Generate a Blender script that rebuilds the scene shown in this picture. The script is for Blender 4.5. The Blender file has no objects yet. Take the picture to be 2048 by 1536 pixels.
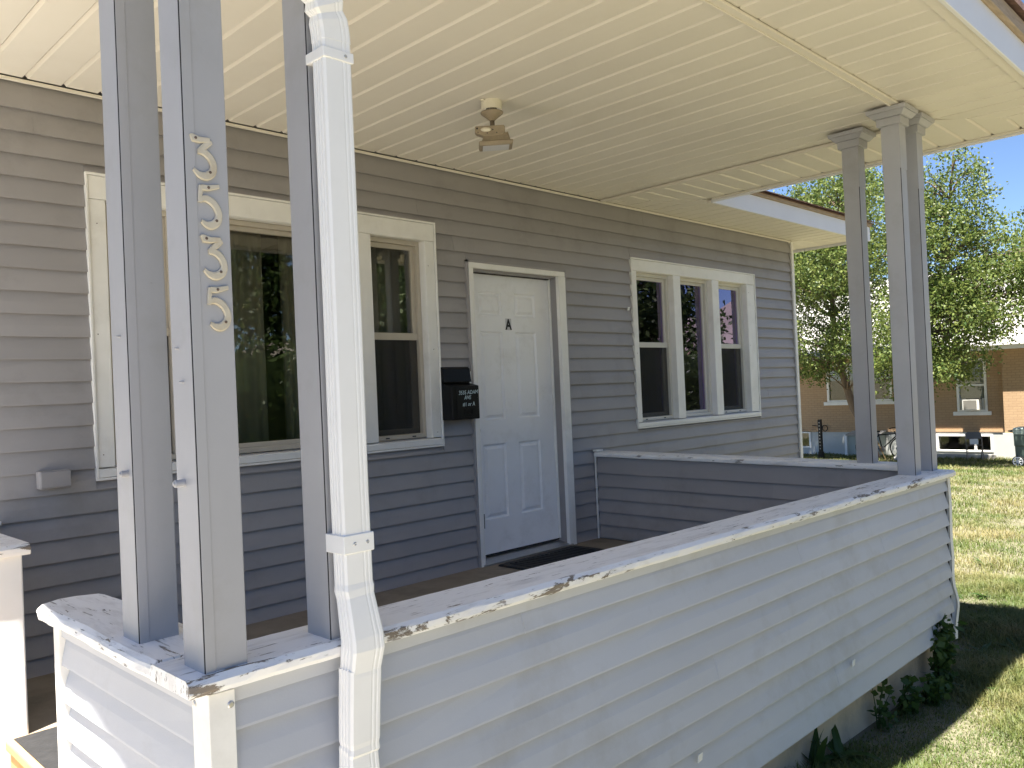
import bpy, math, random
import numpy as np
from mathutils import Vector, Matrix, noise
random.seed(7); rng = np.random.default_rng(11)
R = math.radians
sc = bpy.context.scene
col = sc.collection

# ---------------------------------------------------------------- camera, sky, sun, exposure
YAW, PITCH, ROLL, FPX = -45.197, 0.574, -2.535, 1658.5
CAM = Vector((-3.8562, -4.2258, 1.1886))
cam = bpy.data.cameras.new('camera'); camo = bpy.data.objects.new('camera', cam); col.objects.link(camo)
cam.sensor_width = 36.0; cam.lens = FPX / 2048 * 36.0; cam.clip_start = .05; cam.clip_end = 5000
y_, p_, r_ = R(YAW), R(PITCH), R(ROLL)
fw = Vector((-math.sin(y_)*math.cos(p_), math.cos(y_)*math.cos(p_), math.sin(p_)))
rt = fw.cross(Vector((0, 0, 1))).normalized(); up = rt.cross(fw)
rt2 = rt*math.cos(r_) + up*math.sin(r_); up2 = -rt*math.sin(r_) + up*math.cos(r_)
camo.matrix_world = Matrix(((rt2.x, up2.x, -fw.x, CAM.x), (rt2.y, up2.y, -fw.y, CAM.y), (rt2.z, up2.z, -fw.z, CAM.z), (0, 0, 0, 1)))
sc.camera = camo
SUN = Vector((-1.0, -.4, 3.35)).normalized()
w = bpy.data.worlds.new('World'); sc.world = w; w.use_nodes = True
wn = w.node_tree; bg = wn.nodes['Background']
sky = wn.nodes.new('ShaderNodeTexSky'); sky.sky_type = 'NISHITA'; sky.sun_disc = False
sky.sun_elevation = R(72.2); sky.sun_rotation = R(248); sky.altitude = 1300; sky.air_density = .72; sky.dust_density = .25; sky.ozone_density = 3.5
wn.links.new(sky.outputs[0], bg.inputs[0]); bg.inputs[1].default_value = .053
sl = bpy.data.lights.new('sun', 'SUN'); sl.energy = 5.0; sl.angle = R(.53); sl.color = (1, .95, .86)
so = bpy.data.objects.new('sun', sl); col.objects.link(so); so.rotation_euler = SUN.to_track_quat('Z', 'Y').to_euler()
vs = sc.view_settings; vs.view_transform = 'Standard'; vs.look = 'None'; vs.gamma = 1; vs.exposure = 2.15; vs.use_curve_mapping = False
sc.cycles.max_bounces = 10; sc.cycles.diffuse_bounces = 6; sc.cycles.transparent_max_bounces = 16

# ---------------------------------------------------------------- materials
def N(nt, t, **kw):
    n = nt.nodes.new(t)
    for k, v in kw.items():
        if k == 'inp':
            for a, b in v.items(): n.inputs[a].default_value = b
        else: setattr(n, k, v)
    return n
def newmat(name):
    m = bpy.data.materials.new(name); m.use_nodes = True
    return m, m.node_tree, m.node_tree.nodes['Principled BSDF']
def c4(c): return (*c, 1) if len(c) == 3 else c
def mat(name, base, rough=.6, var=.10, scale=3., stretch=(1, 1, 1), dirt=None, dirt_amt=.0, dirt_scale=1.5, bump=.0, bscale=60., metal=0., spec=.5, specks=0., tone=0.):
    """painted / plain surface: base colour with soft mottling, optional dirt patches and fine relief"""
    m, nt, b = newmat(name); L = nt.links.new
    tc = N(nt, 'ShaderNodeTexCoord'); mp = N(nt, 'ShaderNodeMapping'); mp.inputs['Scale'].default_value = stretch
    L(tc.outputs['Object'], mp.inputs[0])
    n1 = N(nt, 'ShaderNodeTexNoise', inp={'Scale': scale, 'Detail': 6, 'Roughness': .6}); L(mp.outputs[0], n1.inputs['Vector'])
    cr = N(nt, 'ShaderNodeValToRGB'); cr.color_ramp.elements[0].position = .3; cr.color_ramp.elements[1].position = .7
    cr.color_ramp.elements[0].color = c4([max(0, c*(1-var)) for c in base]); cr.color_ramp.elements[1].color = c4([min(1, c*(1+var*.6)) for c in base])
    L(n1.outputs[0], cr.inputs[0]); out = cr.outputs[0]
    if dirt:
        n2 = N(nt, 'ShaderNodeTexNoise', inp={'Scale': dirt_scale, 'Detail': 9, 'Roughness': .68}); L(mp.outputs[0], n2.inputs['Vector'])
        r2 = N(nt, 'ShaderNodeValToRGB'); r2.color_ramp.elements[0].position = .52; r2.color_ramp.elements[1].position = .75
        L(n2.outputs[0], r2.inputs[0])
        mu = N(nt, 'ShaderNodeMath', operation='MULTIPLY'); mu.inputs[1].default_value = dirt_amt; L(r2.outputs[0], mu.inputs[0])
        mx = N(nt, 'ShaderNodeMix', data_type='RGBA'); L(mu.outputs[0], mx.inputs[0]); L(out, mx.inputs[6]); mx.inputs[7].default_value = c4(dirt)
        out = mx.outputs[2]
    if specks:
        nz = N(nt, 'ShaderNodeTexNoise', inp={'Scale': 9., 'Detail': 8, 'Roughness': .75}); ms_ = N(nt, 'ShaderNodeMapping'); ms_.inputs['Scale'].default_value = (1, 1, 2.5); L(tc.outputs['Object'], ms_.inputs[0]); L(ms_.outputs[0], nz.inputs['Vector'])
        rz = N(nt, 'ShaderNodeValToRGB'); rz.color_ramp.elements[0].position = .70; rz.color_ramp.elements[1].position = .76; L(nz.outputs[0], rz.inputs[0])
        fz = N(nt, 'ShaderNodeMath', operation='MULTIPLY'); fz.inputs[1].default_value = specks; L(rz.outputs[0], fz.inputs[0])
        mz = N(nt, 'ShaderNodeMix', data_type='RGBA'); L(fz.outputs[0], mz.inputs[0]); L(out, mz.inputs[6]); mz.inputs[7].default_value = (.12, .11, .10, 1); out = mz.outputs[2]
    if tone:
        oi = N(nt, 'ShaderNodeObjectInfo'); tr_ = N(nt, 'ShaderNodeMapRange', inp={3: 1-tone, 4: 1+tone}); L(oi.outputs['Random'], tr_.inputs[0])
        hv = N(nt, 'ShaderNodeVectorMath', operation='SCALE'); L(out, hv.inputs[0]); L(tr_.outputs[0], hv.inputs['Scale']); out = hv.outputs[0]
    L(out, b.inputs['Base Color']); b.inputs['Roughness'].default_value = rough; b.inputs['Metallic'].default_value = metal
    b.inputs['Specular IOR Level'].default_value = spec
    if bump:
        n3 = N(nt, 'ShaderNodeTexNoise', inp={'Scale': bscale, 'Detail': 4}); L(mp.outputs[0], n3.inputs['Vector'])
        bp = N(nt, 'ShaderNodeBump', inp={'Strength': bump, 'Distance': .004}); L(n3.outputs[0], bp.inputs['Height']); L(bp.outputs[0], b.inputs['Normal'])
    return m
M = {}
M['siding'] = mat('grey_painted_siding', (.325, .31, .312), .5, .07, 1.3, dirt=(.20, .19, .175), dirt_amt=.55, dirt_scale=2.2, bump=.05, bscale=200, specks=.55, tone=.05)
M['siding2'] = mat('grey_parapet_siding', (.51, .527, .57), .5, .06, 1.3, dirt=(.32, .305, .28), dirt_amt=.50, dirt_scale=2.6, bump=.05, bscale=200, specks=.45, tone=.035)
M['trim'] = mat('aged_white_trim', (.82, .81, .78), .5, .06, 4, dirt=(.5, .47, .42), dirt_amt=.40, dirt_scale=3., specks=.5)
M['white'] = mat('white_aluminium', (.86, .86, .86), .42, .04, 5, dirt=(.62, .59, .56), dirt_amt=.25, dirt_scale=5.)
M['fascia'] = mat('white_fascia', (.80, .80, .82), .45, .05, 2, dirt=(.66, .64, .6), dirt_amt=.3, dirt_scale=2.)
M['ceiling'] = mat('cream_soffit', (.78, .735, .65), .55, .04, 1.2, dirt=(.66, .60, .50), dirt_amt=.3, dirt_scale=1.6, specks=.2, tone=.025)
M['post'] = mat('grey_post_paint', (.40, .402, .425), .5, .06, 2.5, dirt=(.29, .28, .265), dirt_amt=.45, dirt_scale=4., bump=.04, bscale=150, specks=.6)
M['dark'] = mat('dark_gap', (.02, .02, .022), .9, .2)
M['door'] = mat('white_door_paint', (.90, .90, .915), .42, .03, 2, dirt=(.55, .53, .5), dirt_amt=.3, dirt_scale=6., specks=.35)
M['sash'] = mat('beige_sash', (.50, .45, .37), .5, .06, 6)
M['sash2'] = mat('pale_sash', (.62, .60, .54), .5, .06, 6)
M['black'] = mat('black_enamel', (.006, .006, .007), .35, .2, 8, spec=.25)
M['rubber'] = mat('black_rubber', (.02, .02, .022), .8, .3, 30, bump=.5, bscale=60)
M['bronze'] = mat('bronze_plastic', (.30, .245, .17), .5, .12, 20, dirt=(.16, .12, .09), dirt_amt=.5, dirt_scale=25)
M['bronze_dark'] = mat('dark_bronze', (.13, .10, .07), .45, .12, 20)
M['cream'] = mat('cream_plastic', (.70, .66, .54), .45, .05, 20)
M['numeral'] = mat('tarnished_numeral', (.60, .545, .44), .45, .10, 40, dirt=(.48, .36, .19), dirt_amt=.65, dirt_scale=14, metal=.1)
M['screw'] = mat('rusty_screw', (.13, .09, .07), .6, .2, 40)
M['steel'] = mat('steel', (.5, .5, .5), .35, .1, 40, metal=.9)
M['concrete'] = mat('old_concrete', (.62, .50, .36), .9, .2, 3, dirt=(.34, .28, .22), dirt_amt=.7, dirt_scale=4, bump=.6, bscale=45)
M['floor'] = mat('porch_floor', (.26, .22, .175), .85, .25, 4, dirt=(.10, .085, .07), dirt_amt=.6, dirt_scale=3, bump=.4, bscale=60)
M['walk'] = mat('pale_concrete_walk', (.56, .515, .46), .9, .12, 2, dirt=(.36, .33, .29), dirt_amt=.5, dirt_scale=2, bump=.3, bscale=70)
M['wood'] = mat('yellow_pine', (.55, .36, .17), .6, .2, 4, (12, 1, 12), bump=.2)
M['barewood'] = mat('weathered_wood', (.42, .33, .24), .8, .25, 5, (2, 20, 20), dirt=(.24, .17, .11), dirt_amt=.6)
M['brick_n'] = None
M['bark'] = mat('bark', (.16, .115, .08), .9, .35, 8, (1, 1, .3), bump=.9, bscale=25)
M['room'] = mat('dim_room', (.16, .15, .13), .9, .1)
M['curtain'] = mat('olive_curtain', (.36, .35, .27), .9, .10, 3, (6, 6, .4))
M['chairm'] = mat('brown_chair_steel', (.13, .115, .10), .45, .1)
M['bin'] = mat('green_bin_plastic', (.07, .10, .085), .55, .1)
M['binlid'] = mat('pale_bin_lid', (.28, .34, .31), .5, .1)
M['ac'] = mat('ac_plastic', (.62, .60, .55), .5, .05)
M['acgrille'] = mat('ac_grille', (.17, .16, .14), .7, .1)
M['tire'] = mat('tyre', (.02, .02, .02), .8, .2)
M['nwhite'] = mat('limewashed_foundation', (.46, .47, .45), .85, .08, 2, dirt=(.42, .41, .38), dirt_amt=.5, dirt_scale=3, bump=.4, bscale=20)
M['green_panel'] = mat('pale_green_panel', (.36, .40, .37), .7, .1)
M['stone'] = mat('pale_stone', (.4, .38, .35), .9, .2, 6, bump=.5, bscale=20)
M['shingle'] = mat('red_brown_shingle', (.20, .115, .095), .95, .45, 14, dirt=(.08, .055, .05), dirt_amt=.6, dirt_scale=9, bump=.6, bscale=120)
M['shingle_n'] = mat('pale_shingle', (.34, .33, .32), .95, .3, 8, bump=.5, bscale=60)
M['shingle_p'] = mat('pink_shingle', (.42, .26, .21), .95, .25, 8)
M['tab'] = mat('white_plastic_tab', (.8, .8, .78), .5, .03)
M['ink'] = mat('pale_blue_marker', (.55, .68, .72), .7, .05)
M['letter'] = mat('black_letter', (.01, .01, .01), .5, .05)
M['stickerbg'] = mat('clear_sticker', (.60, .60, .62), .3, .03)
M['hill'] = mat('mountain_rock', (.20, .17, .15), .95, .4, .004, dirt=(.08, .10, .06), dirt_amt=.8, dirt_scale=.008)

def m_cap(name, along):
    """white paint flaking off weathered grey wood, grain along one axis"""
    m, nt, b = newmat(name); L = nt.links.new
    tc = N(nt, 'ShaderNodeTexCoord'); mp = N(nt, 'ShaderNodeMapping')
    mp.inputs['Scale'].default_value = (1, 5.5, 3) if along == 'x' else (5.5, 1, 3); L(tc.outputs['Object'], mp.inputs[0])
    n1 = N(nt, 'ShaderNodeTexNoise', inp={'Scale': 5.5, 'Detail': 10, 'Roughness': .72, 'Distortion': .4}); L(mp.outputs[0], n1.inputs['Vector'])
    n2 = N(nt, 'ShaderNodeTexNoise', inp={'Scale': 1.1, 'Detail': 2}); L(tc.outputs['Object'], n2.inputs['Vector'])
    # extra wear toward the steps end of the porch and along the outer edge of the board
    sx = N(nt, 'ShaderNodeSeparateXYZ'); L(tc.outputs['Object'], sx.inputs[0])
    mr = N(nt, 'ShaderNodeMapRange', inp={1: -3.2, 2: -2.2, 3: .075, 4: .0}); L(sx.outputs[0], mr.inputs[0])
    me = N(nt, 'ShaderNodeMapRange', inp={1: -2.55, 2: -2.60, 3: .0, 4: .06}); L(sx.outputs[1], me.inputs[0])
    a1 = N(nt, 'ShaderNodeMath', operation='MULTIPLY_ADD'); L(n2.outputs[0], a1.inputs[0]); a1.inputs[1].default_value = .26; L(n1.outputs[0], a1.inputs[2])
    a2 = N(nt, 'ShaderNodeMath', operation='ADD'); L(a1.outputs[0], a2.inputs[0]); L(mr.outputs[0], a2.inputs[1])
    a3 = N(nt, 'ShaderNodeMath', operation='ADD'); L(a2.outputs[0], a3.inputs[0]); L(me.outputs[0], a3.inputs[1])
    cr = N(nt, 'ShaderNodeValToRGB'); cr.color_ramp.elements[0].position = .798; cr.color_ramp.elements[1].position = .810; L(a3.outputs[0], cr.inputs[0])
    # hairline cracks
    mc = N(nt, 'ShaderNodeMapping'); mc.inputs['Scale'].default_value = (3, 40, 18) if along == 'x' else (40, 3, 18); L(tc.outputs['Object'], mc.inputs[0])
    n4 = N(nt, 'ShaderNodeTexNoise', inp={'Scale': 3.2, 'Detail': 6, 'Roughness': .6}); L(mc.outputs[0], n4.inputs['Vector'])
    c2 = N(nt, 'ShaderNodeValToRGB'); e = c2.color_ramp.elements; e[0].position = .625; e[1].position = .65; L(n4.outputs[0], c2.inputs[0])
    pw = N(nt, 'ShaderNodeTexNoise', inp={'Scale': 4, 'Detail': 8, 'Roughness': .7}); L(mp.outputs[0], pw.inputs['Vector'])
    pc = N(nt, 'ShaderNodeValToRGB'); pc.color_ramp.elements[0].color = (.72, .705, .69, 1); pc.color_ramp.elements[1].color = (.88, .87, .86, 1)
    pc.color_ramp.elements[0].position = .34; pc.color_ramp.elements[1].position = .50; L(pw.outputs[0], pc.inputs[0])
    wc = N(nt, 'ShaderNodeValToRGB'); wc.color_ramp.elements[0].color = (.11, .085, .065, 1); wc.color_ramp.elements[1].color = (.36, .31, .26, 1); L(n4.outputs[0], wc.inputs[0])
    mx1 = N(nt, 'ShaderNodeMix', data_type='RGBA'); f1 = N(nt, 'ShaderNodeMath', operation='MULTIPLY'); f1.inputs[1].default_value = .85; L(c2.outputs[0], f1.inputs[0])
    L(f1.outputs[0], mx1.inputs[0]); L(pc.outputs[0], mx1.inputs[6]); mx1.inputs[7].default_value = (.24, .22, .21, 1)
    mx = N(nt, 'ShaderNodeMix', data_type='RGBA'); L(cr.outputs[0], mx.inputs[0]); L(mx1.outputs[2], mx.inputs[6]); L(wc.outputs[0], mx.inputs[7])
    L(mx.outputs[2], b.inputs['Base Color']); b.inputs['Roughness'].default_value = .62
    h = N(nt, 'ShaderNodeMath', operation='MAXIMUM'); L(cr.outputs[0], h.inputs[0]); L(f1.outputs[0], h.inputs[1])
    hh = N(nt, 'ShaderNodeMath', operation='MULTIPLY_ADD'); L(pw.outputs[0], hh.inputs[0]); hh.inputs[1].default_value = -.5; L(h.outputs[0], hh.inputs[2])
    bp = N(nt, 'ShaderNodeBump', invert=True, inp={'Strength': .7, 'Distance': .005}); L(hh.outputs[0], bp.inputs['Height']); L(bp.outputs[0], b.inputs['Normal'])
    return m
M['cap_x'] = m_cap('flaking_cap_paint_x', 'x'); M['cap_y'] = m_cap('flaking_cap_paint_y', 'y')

def m_glass(name, tint, k=1.7, pass_=.86):
    m = bpy.data.materials.new(name); m.use_nodes = True; nt = m.node_tree; nt.nodes.clear(); L = nt.links.new
    o = N(nt, 'ShaderNodeOutputMaterial'); mx = N(nt, 'ShaderNodeMixShader'); t = N(nt, 'ShaderNodeBsdfTransparent'); g = N(nt, 'ShaderNodeBsdfGlossy')
    t.inputs[0].default_value = (pass_, pass_, pass_*.97, 1); g.inputs[0].default_value = c4(tint); g.inputs['Roughness'].default_value = .012
    f = N(nt, 'ShaderNodeFresnel', inp={'IOR': 1.5}); mu = N(nt, 'ShaderNodeMath', operation='MULTIPLY', use_clamp=True); mu.inputs[1].default_value = k
    L(f.outputs[0], mu.inputs[0]); L(mu.outputs[0], mx.inputs[0]); L(t.outputs[0], mx.inputs[1]); L(g.outputs[0], mx.inputs[2]); L(mx.outputs[0], o.inputs[0])
    return m
M['glass'] = m_glass('window_glass', (.95, .95, .92), 1.45); M['glass2'] = m_glass('coated_window_glass', (.80, .70, 1.0), 2.7)
M['lens'] = m_glass('clear_plastic', (1, 1, 1), 1.0, .95)
def m_screen():
    m = bpy.data.materials.new('insect_screen'); m.use_nodes = True; nt = m.node_tree; nt.nodes.clear(); L = nt.links.new
    o = N(nt, 'ShaderNodeOutputMaterial'); mx = N(nt, 'ShaderNodeMixShader'); t = N(nt, 'ShaderNodeBsdfTransparent'); g = N(nt, 'ShaderNodeBsdfDiffuse')
    g.inputs[0].default_value = (.05, .05, .05, 1); mx.inputs[0].default_value = .45
    L(t.outputs[0], mx.inputs[1]); L(g.outputs[0], mx.inputs[2]); L(mx.outputs[0], o.inputs[0]); return m
M['screen'] = m_screen()

def m_leaf(name, a, b_, dry=None):
    m, nt, b = newmat(name); L = nt.links.new
    g = N(nt, 'ShaderNodeNewGeometry'); cr = N(nt, 'ShaderNodeValToRGB'); L(g.outputs['Random Per Island'], cr.inputs[0])
    cr.color_ramp.elements[0].color = c4(a); cr.color_ramp.elements[1].color = c4(b_)
    if dry:
        tc = N(nt, 'ShaderNodeTexCoord'); n = N(nt, 'ShaderNodeTexNoise', inp={'Scale': .9, 'Detail': 5, 'Roughness': .65}); L(tc.outputs['Object'], n.inputs['Vector'])
        r2 = N(nt, 'ShaderNodeValToRGB'); r2.color_ramp.elements[0].position = .45; r2.color_ramp.elements[1].position = .68; L(n.outputs[0], r2.inputs[0])
        rr = N(nt, 'ShaderNodeMath', operation='MULTIPLY'); L(r2.outputs[0], rr.inputs[0]); L(g.outputs['Random Per Island'], rr.inputs[1])
        ra = N(nt, 'ShaderNodeMath', operation='MULTIPLY_ADD', use_clamp=True); L(r2.outputs[0], ra.inputs[0]); ra.inputs[1].default_value = .45; L(rr.outputs[0], ra.inputs[2])
        mx = N(nt, 'ShaderNodeMix', data_type='RGBA'); L(ra.outputs[0], mx.inputs[0]); L(cr.outputs[0], mx.inputs[6]); mx.inputs[7].default_value = c4(dry); out = mx.outputs[2]
    else: out = cr.outputs[0]
    L(out, b.inputs['Base Color']); b.inputs['Roughness'].default_value = .5; b.inputs['Specular IOR Level'].default_value = .35
    tr = N(nt, 'ShaderNodeBsdfTranslucent'); L(out, tr.inputs[0]); ms = N(nt, 'ShaderNodeMixShader'); ms.inputs[0].default_value = .40
    L(b.outputs[0], ms.inputs[1]); L(tr.outputs[0], ms.inputs[2]); L(ms.outputs[0], nt.nodes['Material Output'].inputs[0])
    return m
M['leaf'] = m_leaf('tree_leaf', (.05, .095, .02), (.20, .235, .06))
M['leaf_dark'] = m_leaf('dark_tree_leaf', (.035, .07, .02), (.09, .13, .035))
M['weed'] = m_leaf('weed_leaf', (.035, .08, .018), (.07, .12, .03))
M['grass'] = m_leaf('lawn_grass', (.070, .115, .025), (.145, .175, .045), (.28, .24, .105))
M['soil'] = mat('lawn_soil', (.16, .145, .095), .95, .3, 2, dirt=(.22, .185, .125), dirt_amt=.7, dirt_scale=1.2, bump=.8, bscale=40)
def m_brick():
    m, nt, b = newmat('painted_tan_brick'); L = nt.links.new
    tc = N(nt, 'ShaderNodeTexCoord'); mp = N(nt, 'ShaderNodeMapping'); mp.inputs['Rotation'].default_value = (R(90), 0, R(90)); L(tc.outputs['Object'], mp.inputs[0])
    sp = N(nt, 'ShaderNodeSeparateXYZ'); L(tc.outputs['Object'], sp.inputs[0]); cb = N(nt, 'ShaderNodeCombineXYZ')
    ad = N(nt, 'ShaderNodeMath', operation='ADD'); L(sp.outputs[0], ad.inputs[0]); L(sp.outputs[1], ad.inputs[1]); L(ad.outputs[0], cb.inputs[0]); L(sp.outputs[2], cb.inputs[1])
    br = N(nt, 'ShaderNodeTexBrick', inp={'Scale': 1, 'Mortar Size': .006, 'Brick Width': .21, 'Row Height': .075, 'Color1': (.42, .285, .165, 1), 'Color2': (.39, .26, .15, 1), 'Mortar': (.32, .21, .12, 1)})
    L(cb.outputs[0], br.inputs[0]); L(br.outputs[0], b.inputs['Base Color']); b.inputs['Roughness'].default_value = .8
    bp = N(nt, 'ShaderNodeBump', inp={'Strength': .6, 'Distance': .01}); bp.invert = True; L(br.outputs['Fac'], bp.inputs['Height']); L(bp.outputs[0], b.inputs['Normal'])
    return m
M['brick_n'] = m_brick()

# ---------------------------------------------------------------- mesh helpers
class MB:
    def __init__(s): s.v = []; s.f = []
    def add(s, vs, fs):
        o = len(s.v); s.v += [tuple(q) for q in vs]; s.f += [tuple(i+o for i in f) for f in fs]; return s
    def hexa(s, p):  # bottom 4 ccw, top 4
        return s.add(p, [(3, 2, 1, 0), (4, 5, 6, 7), (0, 1, 5, 4), (1, 2, 6, 5), (2, 3, 7, 6), (3, 0, 4, 7)])
    def box(s, x0, x1, y0, y1, z0, z1):
        return s.hexa([(x0, y0, z0), (x1, y0, z0), (x1, y1, z0), (x0, y1, z0), (x0, y0, z1), (x1, y0, z1), (x1, y1, z1), (x0, y1, z1)])
    def loft(s, rings, caps=True, closed=True):
        n = len(rings[0]); fs = []
        for i in range(len(rings)-1):
            for j in range(n if closed else n-1):
                k = (j+1) % n; fs.append((i*n+j, i*n+k, (i+1)*n+k, (i+1)*n+j))
        if caps: fs.append(tuple(range(n-1, -1, -1))); fs.append(tuple((len(rings)-1)*n+j for j in range(n)))
        return s.add([q for r in rings for q in r], fs)
    def prism(s, poly, off):  # planar 3D polygon extruded by vector
        n = len(poly); q = [tuple(a+b for a, b in zip(p, off)) for p in poly]
        return s.add(list(poly)+q, [tuple(range(n-1, -1, -1)), tuple(range(n, 2*n))] + [(i, (i+1) % n, n+(i+1) % n, n+i) for i in range(n)])
    def tube(s, path, r, n=10, caps=True):
        rs = r if isinstance(r, (list, tuple)) else [r]*len(path); rings = []
        P = [Vector(p) for p in path]; ref = None
        for i, p in enumerate(P):
            t = (P[min(i+1, len(P)-1)] - P[max(i-1, 0)]).normalized()
            if ref is None:
                ref = t.cross(Vector((0, 0, 1)))
                if ref.length < .05: ref = t.cross(Vector((1, 0, 0)))
            ref = (ref - t*ref.dot(t)).normalized(); b = t.cross(ref)
            rings.append([p + (ref*math.cos(2*math.pi*k/n) + b*math.sin(2*math.pi*k/n))*rs[i] for k in range(n)])
        return s.loft(rings, caps)
    def lathe(s, c, prof, n=24):
        return s.loft([[(c[0]+r*math.cos(2*math.pi*k/n), c[1]+r*math.sin(2*math.pi*k/n), c[2]+z) for k in range(n)] for r, z in prof])
    def build(s, name, m, parent=None, bevel=0., smooth=False, seg=2):
        me = bpy.data.meshes.new(name); me.from_pydata(s.v, [], s.f); me.update()
        return mobj(name, me, m, parent, bevel, smooth, seg)
def mobj(name, me, m, parent=None, bevel=0., smooth=False, seg=2):
    o = bpy.data.objects.new(name, me); col.objects.link(o)
    if m is not None: me.materials.append(M[m] if isinstance(m, str) else m)
    if smooth:
        me.polygons.foreach_set('use_smooth', [True]*len(me.polygons))
    if bevel:
        b = o.modifiers.new('bevel', 'BEVEL'); b.width = bevel; b.segments = seg; b.limit_method = 'ANGLE'; b.angle_limit = R(40)
    if parent is not None: adopt(o, parent)
    return o
def wloc(o):
    return o['_w'] if '_w' in o.keys() else (0, 0, 0)
ORG = {}
def adopt(o, parent):
    o.parent = parent; p = ORG.get(parent.name, Vector((0, 0, 0))); o.matrix_parent_inverse = Matrix.Translation(-p)
def tag(o, label=None, cat=None, group=None, kind=None):
    for k, v in (('label', label), ('category', cat), ('group', group), ('kind', kind)):
        if v: o[k] = v
    return o
def thing(name, loc, label, cat, group=None):
    o = bpy.data.objects.new(name, None); col.objects.link(o); o.location = loc; o.empty_display_size = .1
    ORG[o.name] = Vector(loc); return tag(o, label, cat, group)
def copy_tree(o, parent=None):
    c = o.copy(); col.objects.link(c)
    if parent is not None: c.parent = parent; c.matrix_parent_inverse = o.matrix_parent_inverse.copy()
    for ch in list(o.children): copy_tree(ch, c)
    return c
def flat(name, poly, m, parent=None):
    me = bpy.data.meshes.new(name); me.from_pydata([tuple(p) for p in poly], [], [tuple(range(len(poly)))]); return mobj(name, me, m, parent)
def text_mesh(body, size, extrude=.0004, align='CENTER', shear=0., bold=0.):
    cu = bpy.data.curves.new('lettering', 'FONT'); cu.body = body; cu.size = size; cu.extrude = extrude; cu.align_x = align; cu.shear = shear; cu.offset = bold; cu.resolution_u = 3
    ob = bpy.data.objects.new('lettering', cu); col.objects.link(ob); bpy.context.view_layer.update()
    me = bpy.data.meshes.new_from_object(ob.evaluated_get(bpy.context.evaluated_depsgraph_get()))
    bpy.data.objects.remove(ob); return me
def place_mesh(me, fn):
    for v in me.vertices: v.co = fn(v.co)
    me.update(); return me

def gz(x, y):   # lawn height: falls gently away from the porch
    if x < 2.5: z = -.56 - .03*max(x, -8)
    else: z = -.635 - .035*(min(x, 26)-2.5)
    return z

def board(mb, A, B, za, zb, pitch, out, wob=.0012, th=.019, step=.22):
    """one lapped siding course from A to B (xy), outward normal 'out'"""
    A = Vector((A[0], A[1], 0)); B = Vector((B[0], B[1], 0)); o = Vector((out[0], out[1], 0)); d = B-A; n = max(2, int(d.length/step)+1)
    rings = []
    for i in range(n):
        t = i/(n-1); p = A+d*t; z = za+(zb-za)*t
        wv = noise.noise(Vector((p.x*2.1, p.y*2.1, z*7)))*wob*1.6; wz = noise.noise(Vector((p.x*1.3+9, p.y*1.3, z*5)))*wob
        pr = [(-.004, .003), (th-.010+wv, .003), (th+wv, 0), (th-.0006+wv, .006), (th*.55+wv*2.2, pitch*.5), (.0, pitch*.93), (-.003, pitch+.004), (-.004, pitch+.004)]
        rings.append([(p.x+o.x*a, p.y+o.y*a, z+b+wz) for a, b in pr])
    mb.loft(rings); return mb
def siding(parent, A, B, zs, m, out, holes=(), slope=0., seams=(), wob=.0012, top=None, th=.019):
    """courses whose lower edges are zs (ascending); holes = (s0,s1,z0,z1) along the run; seams = {course: [s...]}"""
    A_ = Vector((A[0], A[1])); d = Vector((B[0]-A[0], B[1]-A[1])); Ln = d.length; u = d/Ln
    for k, z in enumerate(zs):
        p = (zs[k+1] if k+1 < len(zs) else top)-z
        segs = [(0, Ln)]
        for h in holes:
            if z+.012 < h[3] < z+p-.01 and h[2] < z:       # cut-down board above an opening
                q = A_+u*h[0]; q2 = A_+u*h[1]; mbp = MB(); board(mbp, q, q2, h[3], h[3], z+p-h[3], out, wob, th); mbp.build('siding_board', m, parent)
            if z+.012 < h[2] < z+p-.01 and h[3] > z+p:     # and below it
                q = A_+u*h[0]; q2 = A_+u*h[1]; mbp = MB(); board(mbp, q, q2, z, z, h[2]-z-.004, out, wob); mbp.build('siding_board', m, parent)
            if h[2] < z+p-.01 and h[3] > z+.012:
                ns = []
                for a, b in segs:
                    if h[1] <= a or h[0] >= b: ns.append((a, b))
                    else:
                        if h[0] > a: ns.append((a, h[0]))
                        if h[1] < b: ns.append((h[1], b))
                segs = ns
        for a, b in segs:
            cuts = sorted(s for s in (seams.get(k, ()) if seams else ()) if a+.15 < s < b-.15)
            pts = [a]+cuts+[b]
            for i in range(len(pts)-1):
                s0, s1 = pts[i], pts[i+1]
                if i > 0: s0 -= .02       # panels overlap at a seam
                p0 = A_+u*s0; p1 = A_+u*s1; mb = MB()
                lift = .0013*(i % 2)
                oo = Vector(out)*lift
                board(mb, p0+oo, p1+oo, z+slope*s0, z+slope*s1, p, out, wob, th)
                mb.build('siding_board', m, parent)

# ---------------------------------------------------------------- terrain
xs = sorted(set([-400, -200, -100, -60, -40, -25, -15] + list(np.linspace(-10, 40, 51)) + [60, 100, 200, 400, 900]))
ys = sorted(set([-900, -400, -200, -100, -60, -40, -25, -15] + list(np.linspace(-10, 20, 31)) + [40, 80, 200, 500, 900]))
mb = MB(); mb.v = [(float(x), float(y), gz(x, y)) for y in ys for x in xs]; nx = len(xs)
mb.f = [(j*nx+i, j*nx+i+1, (j+1)*nx+i+1, (j+1)*nx+i) for j in range(len(ys)-1) for i in range(nx-1)]
tag(mb.build('lawn', 'soil'), 'dry yellowish lawn running from the porch to the brick house', 'lawn', kind='structure')
mb = MB()
for a in range(4):
    for b in range(5): mb.box(-10+a*1.72, -8.29+a*1.72, -8.2+b*1.6, -6.61+b*1.6, -.62, -.43)  # slabs extended out of view to bounce sun onto ceiling and shaded siding
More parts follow.
